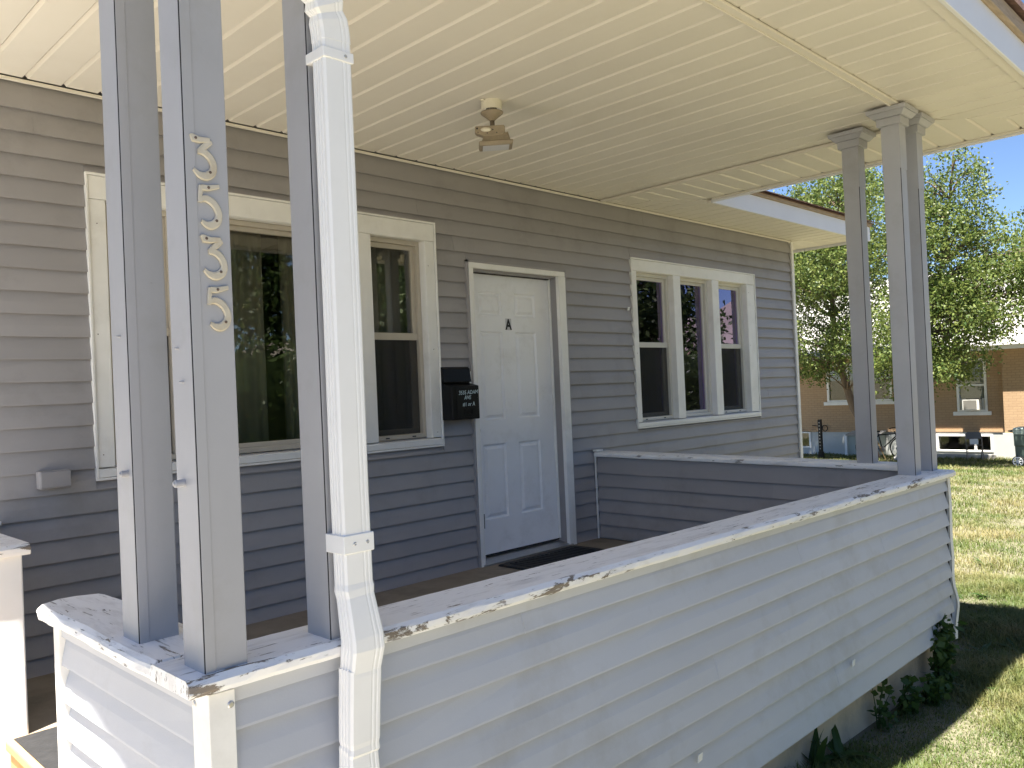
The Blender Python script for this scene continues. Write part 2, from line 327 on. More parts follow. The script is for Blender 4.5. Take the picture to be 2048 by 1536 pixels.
tag(mb.build('path', 'walk', bevel=.01), 'pale sunlit concrete paving by the porch step, widened to bounce light upward', 'path', kind='structure')

# ---------------------------------------------------------------- house
house = thing('house', (1.4, 3, -.6), 'single-storey house clad in grey lap siding behind the porch', 'house')
PITCH_W = .1042
ZS = [2.582-k*PITCH_W for k in range(25, -1, -1)]
W1 = (-2.458, -.284, .853, 2.336); DR = (-.005, .999, -.05, 2.10); W2 = (1.868, 3.985, .832, 2.292)
XL, XC = -7.0, 4.812
def wallgrid(mb, y0, y1, x0, x1, z0, z1, holes):
    gx = sorted({x0, x1, *[h[0] for h in holes], *[h[1] for h in holes]}); gzs = sorted({z0, z1, *[min(max(q, z0), z1) for h in holes for q in h[2:4]]})
    for i in range(len(gx)-1):
        for j in range(len(gzs)-1):
            cx, cz = (gx[i]+gx[i+1])/2, (gzs[j]+gzs[j+1])/2
            if any(h[0] < cx < h[1] and h[2] < cz < h[3] for h in holes): continue
            mb.box(gx[i], gx[i+1], y0, y1, gzs[j], gzs[j+1])
HO = [(W1[0]+.09, W1[1]-.09, W1[2]+.06, W1[3]-.12), (DR[0]+.03, DR[1]-.07, -.02, DR[3]-.05), (W2[0]+.06, W2[1]-.12, W2[2]+.05, W2[3]-.11)]
mb = MB(); wallgrid(mb, .006, .14, XL, 4.80, -.36, 3.0, HO); mb.box(4.66, 4.80, .142, 8, -.36, 3.0)
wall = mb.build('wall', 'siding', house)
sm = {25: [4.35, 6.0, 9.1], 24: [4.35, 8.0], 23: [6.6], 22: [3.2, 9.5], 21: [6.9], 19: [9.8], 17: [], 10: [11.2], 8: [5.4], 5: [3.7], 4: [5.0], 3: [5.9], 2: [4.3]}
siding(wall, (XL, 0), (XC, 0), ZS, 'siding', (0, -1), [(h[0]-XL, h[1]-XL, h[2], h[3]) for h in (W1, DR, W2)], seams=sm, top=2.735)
ZL = [ZS[0]-k*PITCH_W for k in (3, 2, 1)]
siding(wall, (1.48, 0), (XC, 0), ZL, 'siding', (0, -1), top=ZS[0])
siding(wall, (4.80, .02), (4.80, 8), [ZL[0]+k*PITCH_W*2 for k in range(14)], 'siding', (1, 0), top=2.7)
mb = MB(); mb.box(4.812, 4.862, -.034, -.018, -.34, 2.70).box(4.846, 4.862, -.0175, .05, -.34, 2.70); mb.build('corner_trim', 'trim', house, .002)
mb = MB(); mb.box(1.5, 4.79, .03, .3, -1.0, -.362).box(4.6, 4.79, .302, 8, -1.0, -.362); mb.build('foundation', 'concrete', house)
mb = MB(); mb.box(XL, 1.47, -.027, -.0175, -.022, -.004); mb.build('base_trim', 'siding', house)
# dim rooms behind the windows
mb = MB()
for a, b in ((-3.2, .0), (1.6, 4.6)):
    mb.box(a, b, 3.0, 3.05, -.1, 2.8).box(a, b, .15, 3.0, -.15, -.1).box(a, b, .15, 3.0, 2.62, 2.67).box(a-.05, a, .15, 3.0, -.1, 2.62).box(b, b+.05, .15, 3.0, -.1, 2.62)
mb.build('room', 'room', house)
def curtain(x0, x1, z0, z1, y=.28, fold=.055, amp=.022):
    n = int((x1-x0)/.008)+2; mb = MB(); ra, rb = [], []
    for i in range(n):
        x = x0+(x1-x0)*i/(n-1); yy = y+amp*math.sin(x/fold*math.pi)+.008*math.sin(x*47)
        ra.append((x, yy, z0)); rb.append((x, yy*.9+.03, z1))
    mb.loft([ra, rb], caps=False, closed=False); o = mb.build('curtain', 'curtain', house, smooth=True)
    so_ = o.modifiers.new('thick', 'SOLIDIFY'); so_.thickness = .003
curtain(-2.40, -1.385, .75, 2.25); curtain(-1.27, -.70, .75, 2.25); curtain(-.66, -.30, .75, 2.25)

def dh_sash(win, x0, x1, z0, z1, yb, m, glass, double=True):
    """one sash unit set back in its opening; double-hung (two panes and a meeting rail) or fixed"""
    t = .035
    def frame(nm, a, b, c, d, y0, y1, w_):
        mb = MB(); mb.box(a, b, y0, y1, d-w_, d).box(a, b, y0, y1, c, c+w_).box(a, a+w_, y0, y1, c+w_, d-w_).box(b-w_, b, y0, y1, c+w_, d-w_); return mb.build(nm, m, win, .002)
    frame('sash_frame', x0, x1, z0, z1, yb-.035, yb+.045, t*.8)
    if not double:
        frame('sash', x0+t*.8, x1-t*.8, z0+t*.8, z1-t*.8, yb-.008, yb+.022, .026)
        MB().box(x0+.05, x1-.05, yb+.004, yb+.008, z0+.05, z1-.05).build('glass_pane', glass, win); return
    zm = z0+(z1-z0)*.515
    frame('upper_sash', x0+t*.8, x1-t*.8, zm-.02, z1-t*.8, yb-.012, yb+.010, .030)
    MB().box(x0+.053, x1-.053, yb-.002, yb+.002, zm+.004, z1-.053).build('glass_pane', glass, win)
    frame('lower_sash', x0+t*.8+.002, x1-t*.8-.002, z0+t*.8, zm+.022, yb+.012, yb+.036, .036)
    MB().box(x0+.06, x1-.06, yb+.022, yb+.026, z0+.06, zm-.012).build('glass_pane', glass, win)
    MB().box(x0+t*.8+.006, x1-t*.8-.006, yb-.012, yb-.0105, z0+.03, zm-.02).build('insect_screen', 'screen', win)
    MB().box(x0+t*.8, x1-t*.8, yb-.02, yb-.0125, zm-.024, zm+.022).build('meeting_rail', m, win, .003)
    mb = MB()
    for q in (.22, .72):
        xx = x0+(x1-x0)*q; mb.box(xx, xx+.03, yb-.0365, yb-.0355, z0+.008, z0+.016)
    mb.build('weep_slot', 'dark', win)
def window(nm, W, lc, rc, top, sill, mulls, m, glass, fixed, yb=.075):
    x0, x1, z0, z1 = W; cw = 'trim'; fy = -.021
    mb = MB(); a, b, c, d = x0+lc, x1-rc, z0+sill, z1-top   # jamb liner in the opening
    mb.box(a-.016, a, -.012, yb+.05, c, d).box(b, b+.016, -.012, yb+.05, c, d).box(a-.016, b+.016, -.012, yb+.05, d, d+.016)
    win = mb.build(nm, cw, house)
    MB().box(x0+.014, x1-.014, fy, -.002, d+.002, z1-.014).build('head_casing', cw, win, .003)
    MB().box(x0+.014, a-.001, fy+.003, -.002, c+.002, d).build('side_casing', cw, win, .003)
    MB().box(b+.001, x1-.014, fy+.003, -.002, c+.002, d).build('side_casing', cw, win, .003)
    MB().hexa([(x0+.014, fy-.006, z0+.014), (x1-.014, fy-.006, z0+.014), (x1-.014, yb+.05, z0+.014), (x0+.014, yb+.05, z0+.014), (x0+.014, fy-.006, c-.006), (x1-.014, fy-.006, c-.006), (x1-.014, yb+.05, c+.008), (x0+.014, yb+.05, c+.008)]).build('sill', cw, win, .003)
    mb = MB()   # raised channel rim round the casing
    mb.box(x0, x1, fy-.006, -.001, z1-.012, z1).box(x0, x1, fy-.006, -.001, z0, z0+.012).box(x0, x0+.012, fy-.006, -.001, z0+.0125, z1-.0125).box(x1-.012, x1, fy-.006, -.001, z0+.0125, z1-.0125)
    mb.build('channel_rim', cw, win, .002)
    edges = [a]
    for (ma, mb_) in mulls:
        MB().box(ma, mb_, fy+.002, yb+.04, c+.002, d).build('mullion', cw, win, .003); edges += [ma, mb_]
    edges.append(b)
    for i in range(0, len(edges), 2):
        dh_sash(win, edges[i]+.001, edges[i+1]-.001, c+.006, d-.001, yb, m, glass, not fixed[i//2])
    mb = MB()   # screw heads
    for i in range(6):
        zz = c+.08+(d-c-.2)*(i % 3)/2+random.uniform(-.05, .05); xx = (x0+.03 if i < 3 else b+.02)+random.uniform(0, .05)
        mb.lathe((0, 0, 0), [(.0028, 0), (.0028, .0015)], 8)
        mb.v[-16:] = [(xx+v[0], fy+.003-v[2], zz+v[1]) for v in mb.v[-16:]]
    mb.build('screw', 'screw', win)
    return win
window('window', W1, .092, .094, .128, .060, [(-2.02, -1.912), (-.913, -.807)], 'sash', 'glass', (0, 1, 0))
window('window', W2, .078, .168, .112, .052, [(2.499, 2.613), (3.156, 3.276)], 'sash2', 'glass2', (0, 1, 0))

# front door
mb = MB(); SX0, SX1, SZ0, SZ1, SY = .028, .936, .046, 2.052, .088
PAN = [(.183, .412, 1.749, 1.921), (.547, .768, 1.749, 1.924), (.184, .410, .995, 1.634), (.543, .770, .995, 1.634), (.172, .400, .290, .823), (.533, .766, .290, .821)]
gx = sorted({SX0, SX1, *[q for p in PAN for q in p[:2]]}); gq = sorted({SZ0, SZ1, *[q for p in PAN for q in p[2:]]})
for i in range(len(gx)-1):
    for j in range(len(gq)-1):
        cx, cz = (gx[i]+gx[i+1])/2, (gq[j]+gq[j+1])/2
        if any(p[0] < cx < p[1] and p[2] < cz < p[3] for p in PAN): continue
        mb.add([(gx[i], SY, gq[j]), (gx[i+1], SY, gq[j]), (gx[i+1], SY, gq[j+1]), (gx[i], SY, gq[j+1])], [(0, 1, 2, 3)])
mb.box(SX0, SX1, SY+.018, SY+.045, SZ0, SZ1)
for a, b_, c, d in ((SX0, SX0+.002, SZ0, SZ1), (SX1-.002, SX1, SZ0, SZ1), (SX0, SX1, SZ0, SZ0+.002), (SX0, SX1, SZ1-.002, SZ1)): mb.box(a, b_, SY+.0005, SY+.018, c, d)
door = mb.build('front_door', 'door', house); door['label'] = 'white six-panel front door lettered A'
for p in PAN:
    rings = []
    for ins, dep in ((0, 0), (.003, .006), (.010, .0155), (.017, .0155), (.036, .0015), (.039, .0010)):
        a, b_, c, d = p[0]+ins, p[1]-ins, p[2]+ins, p[3]-ins
        rings.append([(a, SY+dep, c), (b_, SY+dep, c), (b_, SY+dep, d), (a, SY+dep, d)])
    q = MB(); q.loft(rings, caps=False); n = len(q.v); q.f.append((n-4, n-3, n-2, n-1)); q.build('panel', 'door', door)
flat('letter_sticker', [(.446, SY-.0012, 1.648), (.506, SY-.0012, 1.648), (.506, SY-.0012, 1.733), (.446, SY-.0012, 1.733)], 'stickerbg', door)
me = text_mesh('A', .105, .0005, bold=.004); place_mesh(me, lambda c: Vector((.476+c.x*.82, SY-.0022-c.z, 1.654+c.y)))
lo = mobj('letter', me, 'letter', door)
mb = MB(); mb.lathe((0, 0, 0), [(.02, 0), (.02, .006), (.012, .02), (.026, .035), (.026, .055), (.012, .062)], 16); mb.v = [(.075+v[0], SY-v[2], .93+v[1]) for v in mb.v]; mb.build('knob', 'steel', door, smooth=True)
mb = MB()   # jambs and casing round the opening
mb.box(.012, .0265, -.015, .145, .03, 2.066).box(.9375, .953, -.015, .145, .03, 2.066).box(.012, .953, -.015, .145, 2.067, 2.085)
fr = mb.build('door_frame', 'trim', house)
MB().box(-.004, .034, -.036, -.002, -.012, 2.060).build('casing', 'trim', fr, .004)
MB().box(.918, .996, -.036, -.002, -.012, 2.060).build('casing', 'trim', fr, .004)
MB().box(-.004, .996, -.034, -.002, 2.0605, 2.098).build('casing', 'trim', fr, .004)
MB().box(.9375-.018, .9365, SY-.024, SY-.003, .05, 2.05).build('door_stop', 'trim', fr, .002)
MB().box(.03, .935, SY-.02, SY-.003, 2.044, 2.064).build('door_stop', 'dark', fr)
MB().hexa([(.014, -.045, .0), (.95, -.045, .0), (.95, .14, .0), (.014, .14, .0), (.014, -.045, .012), (.95, -.045, .012), (.95, .14, .036), (.014, .14, .036)]).build('threshold', 'steel', fr, .002)
MB().box(.03, .935, SY-.004, SY+.02, .0365, .0455).build('sweep_gap', 'dark', fr)
MB().box(.0345, .0375, -.037, .0, .26, .36).build('strike_plate', 'dark', fr)
MB().box(-.02, -.0045, -.030, -.002, -.012, 2.112).box(.9965, 1.008, -.030, -.002, -.012, 2.112).box(-.02, 1.008, -.030, -.002, 2.0985, 2.112).build('channel_rim', 'siding', fr)

# eaves of the house: soffit panels laid side by side, each one its own
def panel(parent, axis, a0, a1, fa, fb, z=2.722, nm='soffit_panel'):
    """slab between grooves at a0..a1 running from fa(a) to fb(a) along the other axis"""
    g = .0115; pr = [(a0+.0008, z+.013), (a0+g, z), (a1-g, z), (a1-.0008, z+.013), (a1-.0008, z+.015), (a0+.0008, z+.015)]
    rings = []
    for f in (fa, fb):
        jz = random.uniform(-.0012, .0012); rings.append([((a, f(a), zz+jz) if axis == 'y' else (f(a), a, zz+jz)) for a, zz in pr])
    if abs(rings[0][0][1 if axis == 'y' else 0]-rings[1][0][1 if axis == 'y' else 0]) < .01 and abs(rings[0][2][1 if axis == 'y' else 0]-rings[1][2][1 if axis == 'y' else 0]) < .01: return
    mb = MB(); mb.loft(rings); mb.build(nm, 'ceiling', parent)
GP = .1625
def gr(x): return -1.564+GP*math.ceil((x+1.564)/GP-1e-6)
def strips(lo, hi):
    out = [lo]; x = gr(lo+.01)
    while x < hi-.01: out.append(x); x += GP
    out.append(hi); return list(zip(out[:-1], out[1:]))
mb = MB(); mb.box(1.5, 5.5, -.575, .0, 2.7375, 2.76).box(4.87, 5.5, .002, 8, 2.7375, 2.76); soff = mb.build('soffit', 'ceiling', house)
for a, b in strips(1.575, 5.5):
    fa = (lambda x: -.578 if x >= 2.235 else -(x-1.545)*.84)
    fb = (lambda x: -.012 if x < 4.83 else -.012-(x-4.83)*.845)
    panel(soff, 'y', a, b, fa, fb)
for a, b in strips(-.575, 7.9): panel(soff, 'x', a, b, (lambda y: 4.866 if y > -.012 else 4.83+(-.012-y)/.845+.004), (lambda y: 5.5))
MB().box(2.265, 5.56, -.602, -.582, 2.694, 2.852).build('fascia', 'fascia', house, .003)
MB().box(5.505, 5.525, -.58, 8, 2.694, 2.852).build('fascia', 'fascia', house, .003)
MB().box(2.265, 5.57, -.622, -.586, 2.8535, 2.884).build('drip_board', 'barewood', house, .002)
MB().box(2.265, 5.5, -.580, -.545, 2.712, 2.7215).build('soffit_lip', 'ceiling', house)
mb = MB(); mb.add([(1.0, -.64, 2.886), (5.60, -.64, 2.886), (5.60, 8.6, 2.886), (1.0, 8.6, 2.886), (1.4, 3.98, 4.83), (1.0, 3.98, 4.83)], [(3, 2, 1, 0), (0, 1, 4, 5), (1, 2, 4), (2, 3, 5, 4), (3, 0, 5)])
roof = mb.build('roof', 'shingle', house)
shm = None; th = math.atan(.42)
for row in range(7):
    x = 2.05-(row % 2)*.15
    while x < 5.5:
        if shm is None:
            q = MB(); q.box(.003, .297, -.012, .26, .0, .009); so2 = q.build('shingle', 'shingle', roof); shm = so2.data
        else:
            so2 = bpy.data.objects.new('shingle', shm); col.objects.link(so2); adopt(so2, roof)
        s = row*.135
        so2.location = (x, -.655+s*math.cos(th), 2.889+s*math.sin(th)+.004); so2.rotation_euler = (th+random.uniform(.02, .04), random.uniform(-.006, .006), 0)
        x += .30
MB().box(XL, 4.81, -.030, -.0185, 2.700, 2.716).build('ceiling_trim', 'ceiling', house, .002)
MB().box(XL, 1.53, -.0255, -.003, 2.7165, 2.7205).build('ceiling_gap', 'dark', house)
MB().box(-2.716, -2.582, -.072, -.0155, .842, .925).build('outlet_cover', 'siding', house, .008)
MB().box(-2.712, -2.586, -.078, -.0725, .848, .920).build('outlet_flap', 'siding', house, .003)

# ---------------------------------------------------------------- porch
porch = thing('porch', (-.8, -1.3, -.6), 'raised porch with grey siding parapet and flaking white cap boards', 'porch')
def capz(x): return .649-(x+3.16)*.0068
YB = -2.558    # plane the front boards are nailed to
mb = MB(); mb.box(-3.02, 1.33, -2.50, .0, -.12, 0); mb.build('floor', 'floor', porch)
mb = MB(); mb.box(-3.0, 1.30, -2.49, -2.30, -1.0, -.125).box(1.13, 1.30, -2.298, -.01, -1.0, -.125).box(-3.0, -2.85, -2.298, -1.7, -1.0, -.125); mb.build('foundation', 'concrete', porch)
# front parapet
mb = MB(); mb.hexa([(-3.08, YB+.006, -.31), (1.385, YB+.006, -.31), (1.385, -2.445, -.31), (-3.08, -2.445, -.31), (-3.08, YB+.006, capz(-3.08)-.05), (1.385, YB+.006, capz(1.385)-.05), (1.385, -2.445, capz(1.385)-.05), (-3.08, -2.445, capz(-3.08)-.05)])
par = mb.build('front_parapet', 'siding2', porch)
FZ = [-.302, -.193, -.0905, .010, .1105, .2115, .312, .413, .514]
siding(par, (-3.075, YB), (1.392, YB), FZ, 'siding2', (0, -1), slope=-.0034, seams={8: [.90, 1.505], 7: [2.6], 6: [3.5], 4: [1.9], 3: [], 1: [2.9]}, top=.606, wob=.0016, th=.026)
siding(par, (1.30, -2.442), (-2.98, -2.442), [.02+.1*k for k in range(6)], 'siding2', (0, 1), slope=.0034, top=.60)
mb = MB(); mb.hexa([(-3.06, YB-.021, .573), (1.39, YB-.021, .556), (1.39, YB-.0005, .556), (-3.06, YB-.0005, .573), (-3.06, YB-.021, .606), (1.39, YB-.021, .576), (1.39, YB-.0005, .576), (-3.06, YB-.0005, .606)])
mb.build('undersill_trim', 'siding2', par)
def cap(name, A, B, wa, wb, zf, m, th=.036, parent=None, rag=.0016, side=1, seed=0, endround=False):
    """painted cap board from A to B; wa/wb = offsets to its two long edges (left of travel is +)"""
    A = Vector((*A, 0)); B = Vector((*B, 0)); d = B-A; Ln = d.length; u = d/Ln; nrm = Vector((-u.y, u.x, 0)); n = int(Ln/.03); rings = []
    for i in range(n+1):
        s = Ln*i/n; p = A+u*s; z = zf(p.x, p.y); r = .012; w0, w1 = wa, wb
        if endround:
            e = max(0, .06-(Ln-s))/.06; w0 = wa+(1-math.sqrt(max(0, 1-e*e)))*.06; w1 = wb-(1-math.sqrt(max(0, 1-e*e)))*.06
        j = [noise.noise(Vector((s*14+seed, k*7.3, seed)))*rag*(2.2 if k in (0, 1, 2) and side > 0 else 1)+noise.noise(Vector((s*55+seed, k*3.3, seed)))*rag*.7 for k in range(10)]
        pr = [(w0+.004, -th), (w0, -th*.75), (w0, -th*.35), (w0+.004, -.009), (w0+.014, -.001), (w1-.014, 0), (w1-.004, -.008), (w1, -th*.4), (w1, -th*.8), (w1-.003, -th)]
        rings.append([(p.x+nrm.x*(a+j[k]), p.y+nrm.y*(a+j[k]), z+b+j[(k+3) % 10]*.35) for k, (a, b) in enumerate(pr)])
    return MB().loft(rings).build(name, m, parent, smooth=False)
cap('cap_board', (-3.165, -2.52), (1.445, -2.52), -.094, .100, lambda x, y: capz(x), 'cap_x', parent=par, seed=3)
# left return beside the steps
mb = MB(); mb.box(-3.076, -2.990, -2.44, -1.605, -.31, .600); lret = mb.build('side_parapet', 'siding2', porch)
siding(lret, (-3.082, -1.612), (-3.082, -2.52), [.472-.1015*k for k in range(8, -1, -1)], 'siding2', (-1, 0), top=.585, wob=.002, th=.024)
MB().box(-3.104, -3.0835, -2.52, -1.612, .552, .606).build('undersill_trim', 'siding2', lret)
siding(lret, (-2.984, -2.44), (-2.984, -1.61), [.02+.1*k for k in range(6)], 'siding2', (1, 0), top=.60)
MB().box(-3.112, -3.084, -1.634, -1.600, -.34, .606).box(-3.112, -2.975, -1.5995, -1.588, -.34, .606).build('corner_trim', 'trim', lret, .003)
cap('cap_board', (-3.07, -2.423), (-3.07, -1.575), -.100, .094, lambda x, y: .651+.003*math.sin(y*9), 'cap_y', parent=lret, seed=21, endround=True, rag=.0028)
# white corner cover with screws
mb = MB(); mb.prism([(-3.118, -2.594, -.34), (-3.062, -2.594, -.34), (-3.062, -2.590, -.34), (-3.114, -2.590, -.34), (-3.114, -2.515, -.34), (-3.118, -2.515, -.34)], (0, 0, .945))
cc = mb.build('corner_trim', 'trim', par, .0015)
mb = MB()
for cx, cy, o_ in ((-3.072, -2.594, (0, -1)), (-3.118, -2.528, (-1, 0))):
    q = MB().lathe((0, 0, 0), [(.0075, 0), (.0075, .001), (.005, .003), (.001, .0032)], 14)
    mb.add([(cx+(v[0] if o_[1] else -v[2]), cy+(-v[2] if o_[1] else v[0]), .575+v[1]) for v in q.v], q.f)
mb.build('screw', 'steel', par)
# right-hand side parapet
mb = MB(); mb.box(1.306, 1.380, -2.44, -.02, -.31, .60); rret = mb.build('side_parapet', 'siding2', porch)
RZ = [.012+.1015*k for k in range(6)]
siding(rret, (1.300, -.028), (1.300, -2.44), RZ, 'siding', (-1, 0), seams={4: [1.52], 3: [1.2]}, slope=-.009, top=.640)
siding(rret, (1.386, -2.50), (1.386, -.02), [z for z in FZ], 'siding2', (1, 0), slope=.008, top=.62)
cap('cap_board', (1.36, -2.423), (1.36, -.018), -.098, .092, lambda x, y: .652+(y+2.42)*.014, 'cap_y', parent=rret, seed=40)
MB().box(1.272, 1.2835, -.030, -.018, .0, .655).build('corner_trim', 'trim', rret, .001)
MB().box(1.255, 1.335, -.06, -.019, .690, .704).build('cap_flashing', 'trim', rret, .002)
# bent metal corner cover at the far front corner
rings = []
for i in range(26):
    z = .575-.95*i/25; k = i/25; bl = .030*math.exp(-((k-.78)/.09)**2)+.012*math.exp(-((k-.5)/.1)**2)
    ox = .006*math.sin(k*9)+bl; rings.append([(1.398+ox, YB-.022-ox*.4, z), (1.418+ox, YB-.030-ox*.3, z), (1.421+ox, YB-.027-ox*.3, z), (1.421+ox*.6, YB+.05, z), (1.417+ox*.6, YB+.05, z), (1.414+ox, YB-.020, z)])
MB().loft(rings).build('corner_trim', 'trim', par)
MB().box(1.393, 1.397, YB-.012, YB+.01, -.33, .575).build('corner_gap', 'dark', par)

# pier of the parapet on the far side of the steps, against the house
pier = thing('step_pier', (-3.2, -.4, -.4), 'white painted pier with grey capped top between steps and house wall', 'pier')
MB().box(-5.2, -2.965, -.735, -.035, -.40, .668).build('body', 'white', pier, .006)
cap('cap_board', (-5.3, -.40), (-2.945, -.40), -.365, .372, lambda x, y: .709-(y+.4)*.02, 'cap_x', parent=pier, th=.042, seed=9)
MB().box(-5.2, -2.862, -.03, -.0185, .702, .720).build('wall_flashing', 'trim', pier, .001)
# steps
st = thing('porch_steps', (-3.4, -1.15, -.45), 'short wooden steps with black grip tread beside the parapet', 'steps')
MB().box(-3.045, -2.70, -1.585, -.740, -.035, .004).build('tread', 'wood', st, .008)
MB().box(-3.022, -2.72, -1.56, -.76, .0045, .0075).build('grip_strip', 'rubber', st)
MB().box(-3.34, -3.05, -1.585, -.740, -.215, -.175).build('tread', 'wood', st, .01)
MB().box(-3.03, -2.99, -1.585, -.745, -.175, -.037).build('riser', 'wood', st)
MB().box(-3.32, -3.29, -1.585, -.745, -.44, -.216).build('riser', 'wood', st)

# ---------------------------------------------------------------- posts
def post(cx, cy, zb, label, lean=(0, 0), capital=True, peg=None, joint=None, gap=.0022, grp='square posts carrying the porch roof'):
    a, b = .0470, .0488; zt = 2.708
    p = thing('porch_post', (cx, cy, zb), label, 'post', grp)
    def pr(x0, x1, y0, y1): return [(x0, y0), (x1, y0), (x1, y1), (x0, y1)]
    def shaft(name, x0, x1, y0, y1, z0, z1, m, bv=.003):
        rings = []
        for i in range(13):
            z = z0+(z1-z0)*i/12; t = (z-zb)/(zt-zb); wv = noise.noise(Vector((cx*5, z*1.7, 3)))*.0012
            rings.append([(x+lean[0]*t+wv, y+lean[1]*t, z) for x, y in pr(x0, x1, y0, y1)])
        return MB().loft(rings).build(name, m, p, bv)
    shaft('shaft', cx-a, cx+a, cy-b, cy+b, zb-.02, zt, 'post')
    shaft('seam_gap', cx-a+.0005, cx-a+gap, cy-b-.0008, cy-b+.01, zb, zt-.06, 'dark', 0)
    shaft('flashing_fold', cx-a+gap, cx-a+.024, cy-b-.0022, cy-b+.01, zb-.004, zt-.05, 'post', .001)
    if joint: shaft('sleeve', cx-a-.0012, cx+a+.0012, cy-b-.0032, cy+b+.001, joint, zt-.03, 'post', .001)
    if capital:
        lx, ly = lean; mb = MB()
        for w0, w1, z0, z1 in ((.018, .020, zt-.098, zt-.055), (.030, .052, zt-.0545, zt-.028), (.058, .062, zt-.0275, zt-.004)):
            f = lambda w_, z: [(cx+lx-a-w_, cy+ly-b-w_, z), (cx+lx+a+w_, cy+ly-b-w_, z), (cx+lx+a+w_, cy+ly+b+w_, z), (cx+lx-a-w_, cy+ly+b+w_, z)]
            mb.loft([f(w0, z0), f(w1, z1)])
        mb.build('capital', 'post', p, .003)
    if peg:
        for z, dy, r, ln in peg:
            mb = MB(); q = MB().lathe((0, 0, 0), [(r, 0), (r, ln), (r*.55, ln+.001), (r*.5, ln+.004)], 14); mb.add([(cx-a-v[2], cy+dy+v[0], z+v[1]) for v in q.v], q.f); mb.build('bolt', 'post', p)
    return p
post(-3.0741, -2.5390, .645, 'corner post bearing the four numerals 3535', peg=[(1.031, .01, .008, .020), (1.24, -.006, .003, .006), (1.31, .012, .003, .006)])
post(-3.0741, -2.2010, .647, 'grey post behind the numbered corner post on the side parapet', peg=[(1.039, -.022, .008, .016), (1.36, -.01, .003, .006)])
post(-2.7790, -2.5390, .644, 'grey post with the white downspout standing against it')
post(1.090, -2.478, .618, 'slim post on the front parapet beside the lawn corner post, sleeve jointed near its top', joint=2.36, gap=.0045)
post(1.362, -2.478, .616, 'slim post at the lawn corner of the porch parapet', joint=2.28, gap=.0045)
post(1.350, -2.140, .645, 'slim post on the side parapet nearer the house wall, sleeve jointed near its top', joint=2.36, gap=.0045)

# numerals nailed to the corner post
def ribbon(mb, pts, wd, yf, th, ox, oz, sx, sz):
    P = [Vector((p[0], p[1])) for p in pts]; Lf, Rt = [], []
    for i, p in enumerate(P):
        t = (P[min(i+1, len(P)-1)]-P[max(i-1, 0)]).normalized(); n = Vector((-t.y, t.x)); w_ = (wd[i] if isinstance(wd, list) else wd)/2
        Lf.append(p+n*w_); Rt.append(p-n*w_)
    rings = []
    for l, r in zip(Lf, Rt):
        lx, lz, rx, rz = ox+l.x*sx, oz+l.y*sz, ox+r.x*sx, oz+r.y*sz; ix = (rx-lx)*.16; iz = (rz-lz)*.16
        rings.append([(lx, yf, lz), (lx, yf-th*.6, lz), (lx+ix, yf-th, lz+iz), (rx-ix, yf-th, rz-iz), (rx, yf-th*.6, rz), (rx, yf, rz)])
    mb.loft(rings)
def arc(pts, n=18):   # smooth curve through control points
    out = []
    for i in range(len(pts)-1):
        p0, p1, p2, p3 = pts[max(i-1, 0)], pts[i], pts[i+1], pts[min(i+2, len(pts)-1)]
        for k in range(4):
            t = k/4; out.append(tuple(.5*((2*p1[j])+(-p0[j]+p2[j])*t+(2*p0[j]-5*p1[j]+4*p2[j]-p3[j])*t*t+(-p0[j]+3*p1[j]-3*p2[j]+p3[j])*t**3) for j in (0, 1)))
    out.append(pts[-1]); return out
def numeral(d, ox, oz, label):
    mb = MB(); yf = -2.5890; sx = .0615; sz = .088; th = .0045
    if d == 3:
        ribbon(mb, [(-.02, .965), (.06, .90), (.3, .875), (.66, .90)], [.05, .2, .155, .12], yf, th, ox, oz, sx, sz)
        ribbon(mb, [(.72, .86), (.5, .75), (.26, .60)], [.10, .17, .14], yf, th-.0004, ox, oz, sx, sz)
        c = arc([(.22, .59), (.42, .60), (.64, .50), (.76, .31), (.70, .14), (.48, .035), (.24, .06), (.05, .17)])
        screws = [(.16, .90), (.62, .14)]
    else:
        ribbon(mb, [(.16, .91), (.4, .915), (.78, .985)], [.15, .15, .10], yf, th, ox, oz, sx, sz)
        ribbon(mb, [(.16, .95), (.12, .75), (.10, .56)], [.15, .15, .13], yf, th-.0004, ox, oz, sx, sz)
        c = arc([(.07, .60), (.30, .66), (.58, .56), (.74, .34), (.68, .15), (.48, .04), (.28, .05), (.12, .12)])
        screws = [(.40, .92), (.64, .16)]
    n = len(c); ribbon(mb, c, [.09+.15*math.sin(math.pi*min(1, i/(n-1)*1.02))**.8 for i in range(n)], yf, th-.0002, ox, oz, sx, sz)
    o = mb.build('house_number', 'numeral', None); tag(o, label, 'numeral', 'house numerals on the corner post')
    q = MB()
    for a, b in screws:
        k = MB().lathe((0, 0, 0), [(.0031, 0), (.0031, .0008), (.002, .0014)], 10); q.add([(ox+a*sx+v[0], yf-th+.0003-v[2], oz+b*sz+v[1]) for v in k.v], k.f)
    q.build('screw', 'screw', o)
numeral(3, -3.107, 1.658, 'tarnished metal numeral 3 at the top of the column of numbers')
numeral(5, -3.0985, 1.557, 'tarnished metal numeral 5 directly under the topmost 3')
numeral(3, -3.0925, 1.453, 'tarnished metal numeral 3 between the two numeral fives')
numeral(5, -3.0875, 1.347, 'tarnished metal numeral 5 lowest of the four numbers')

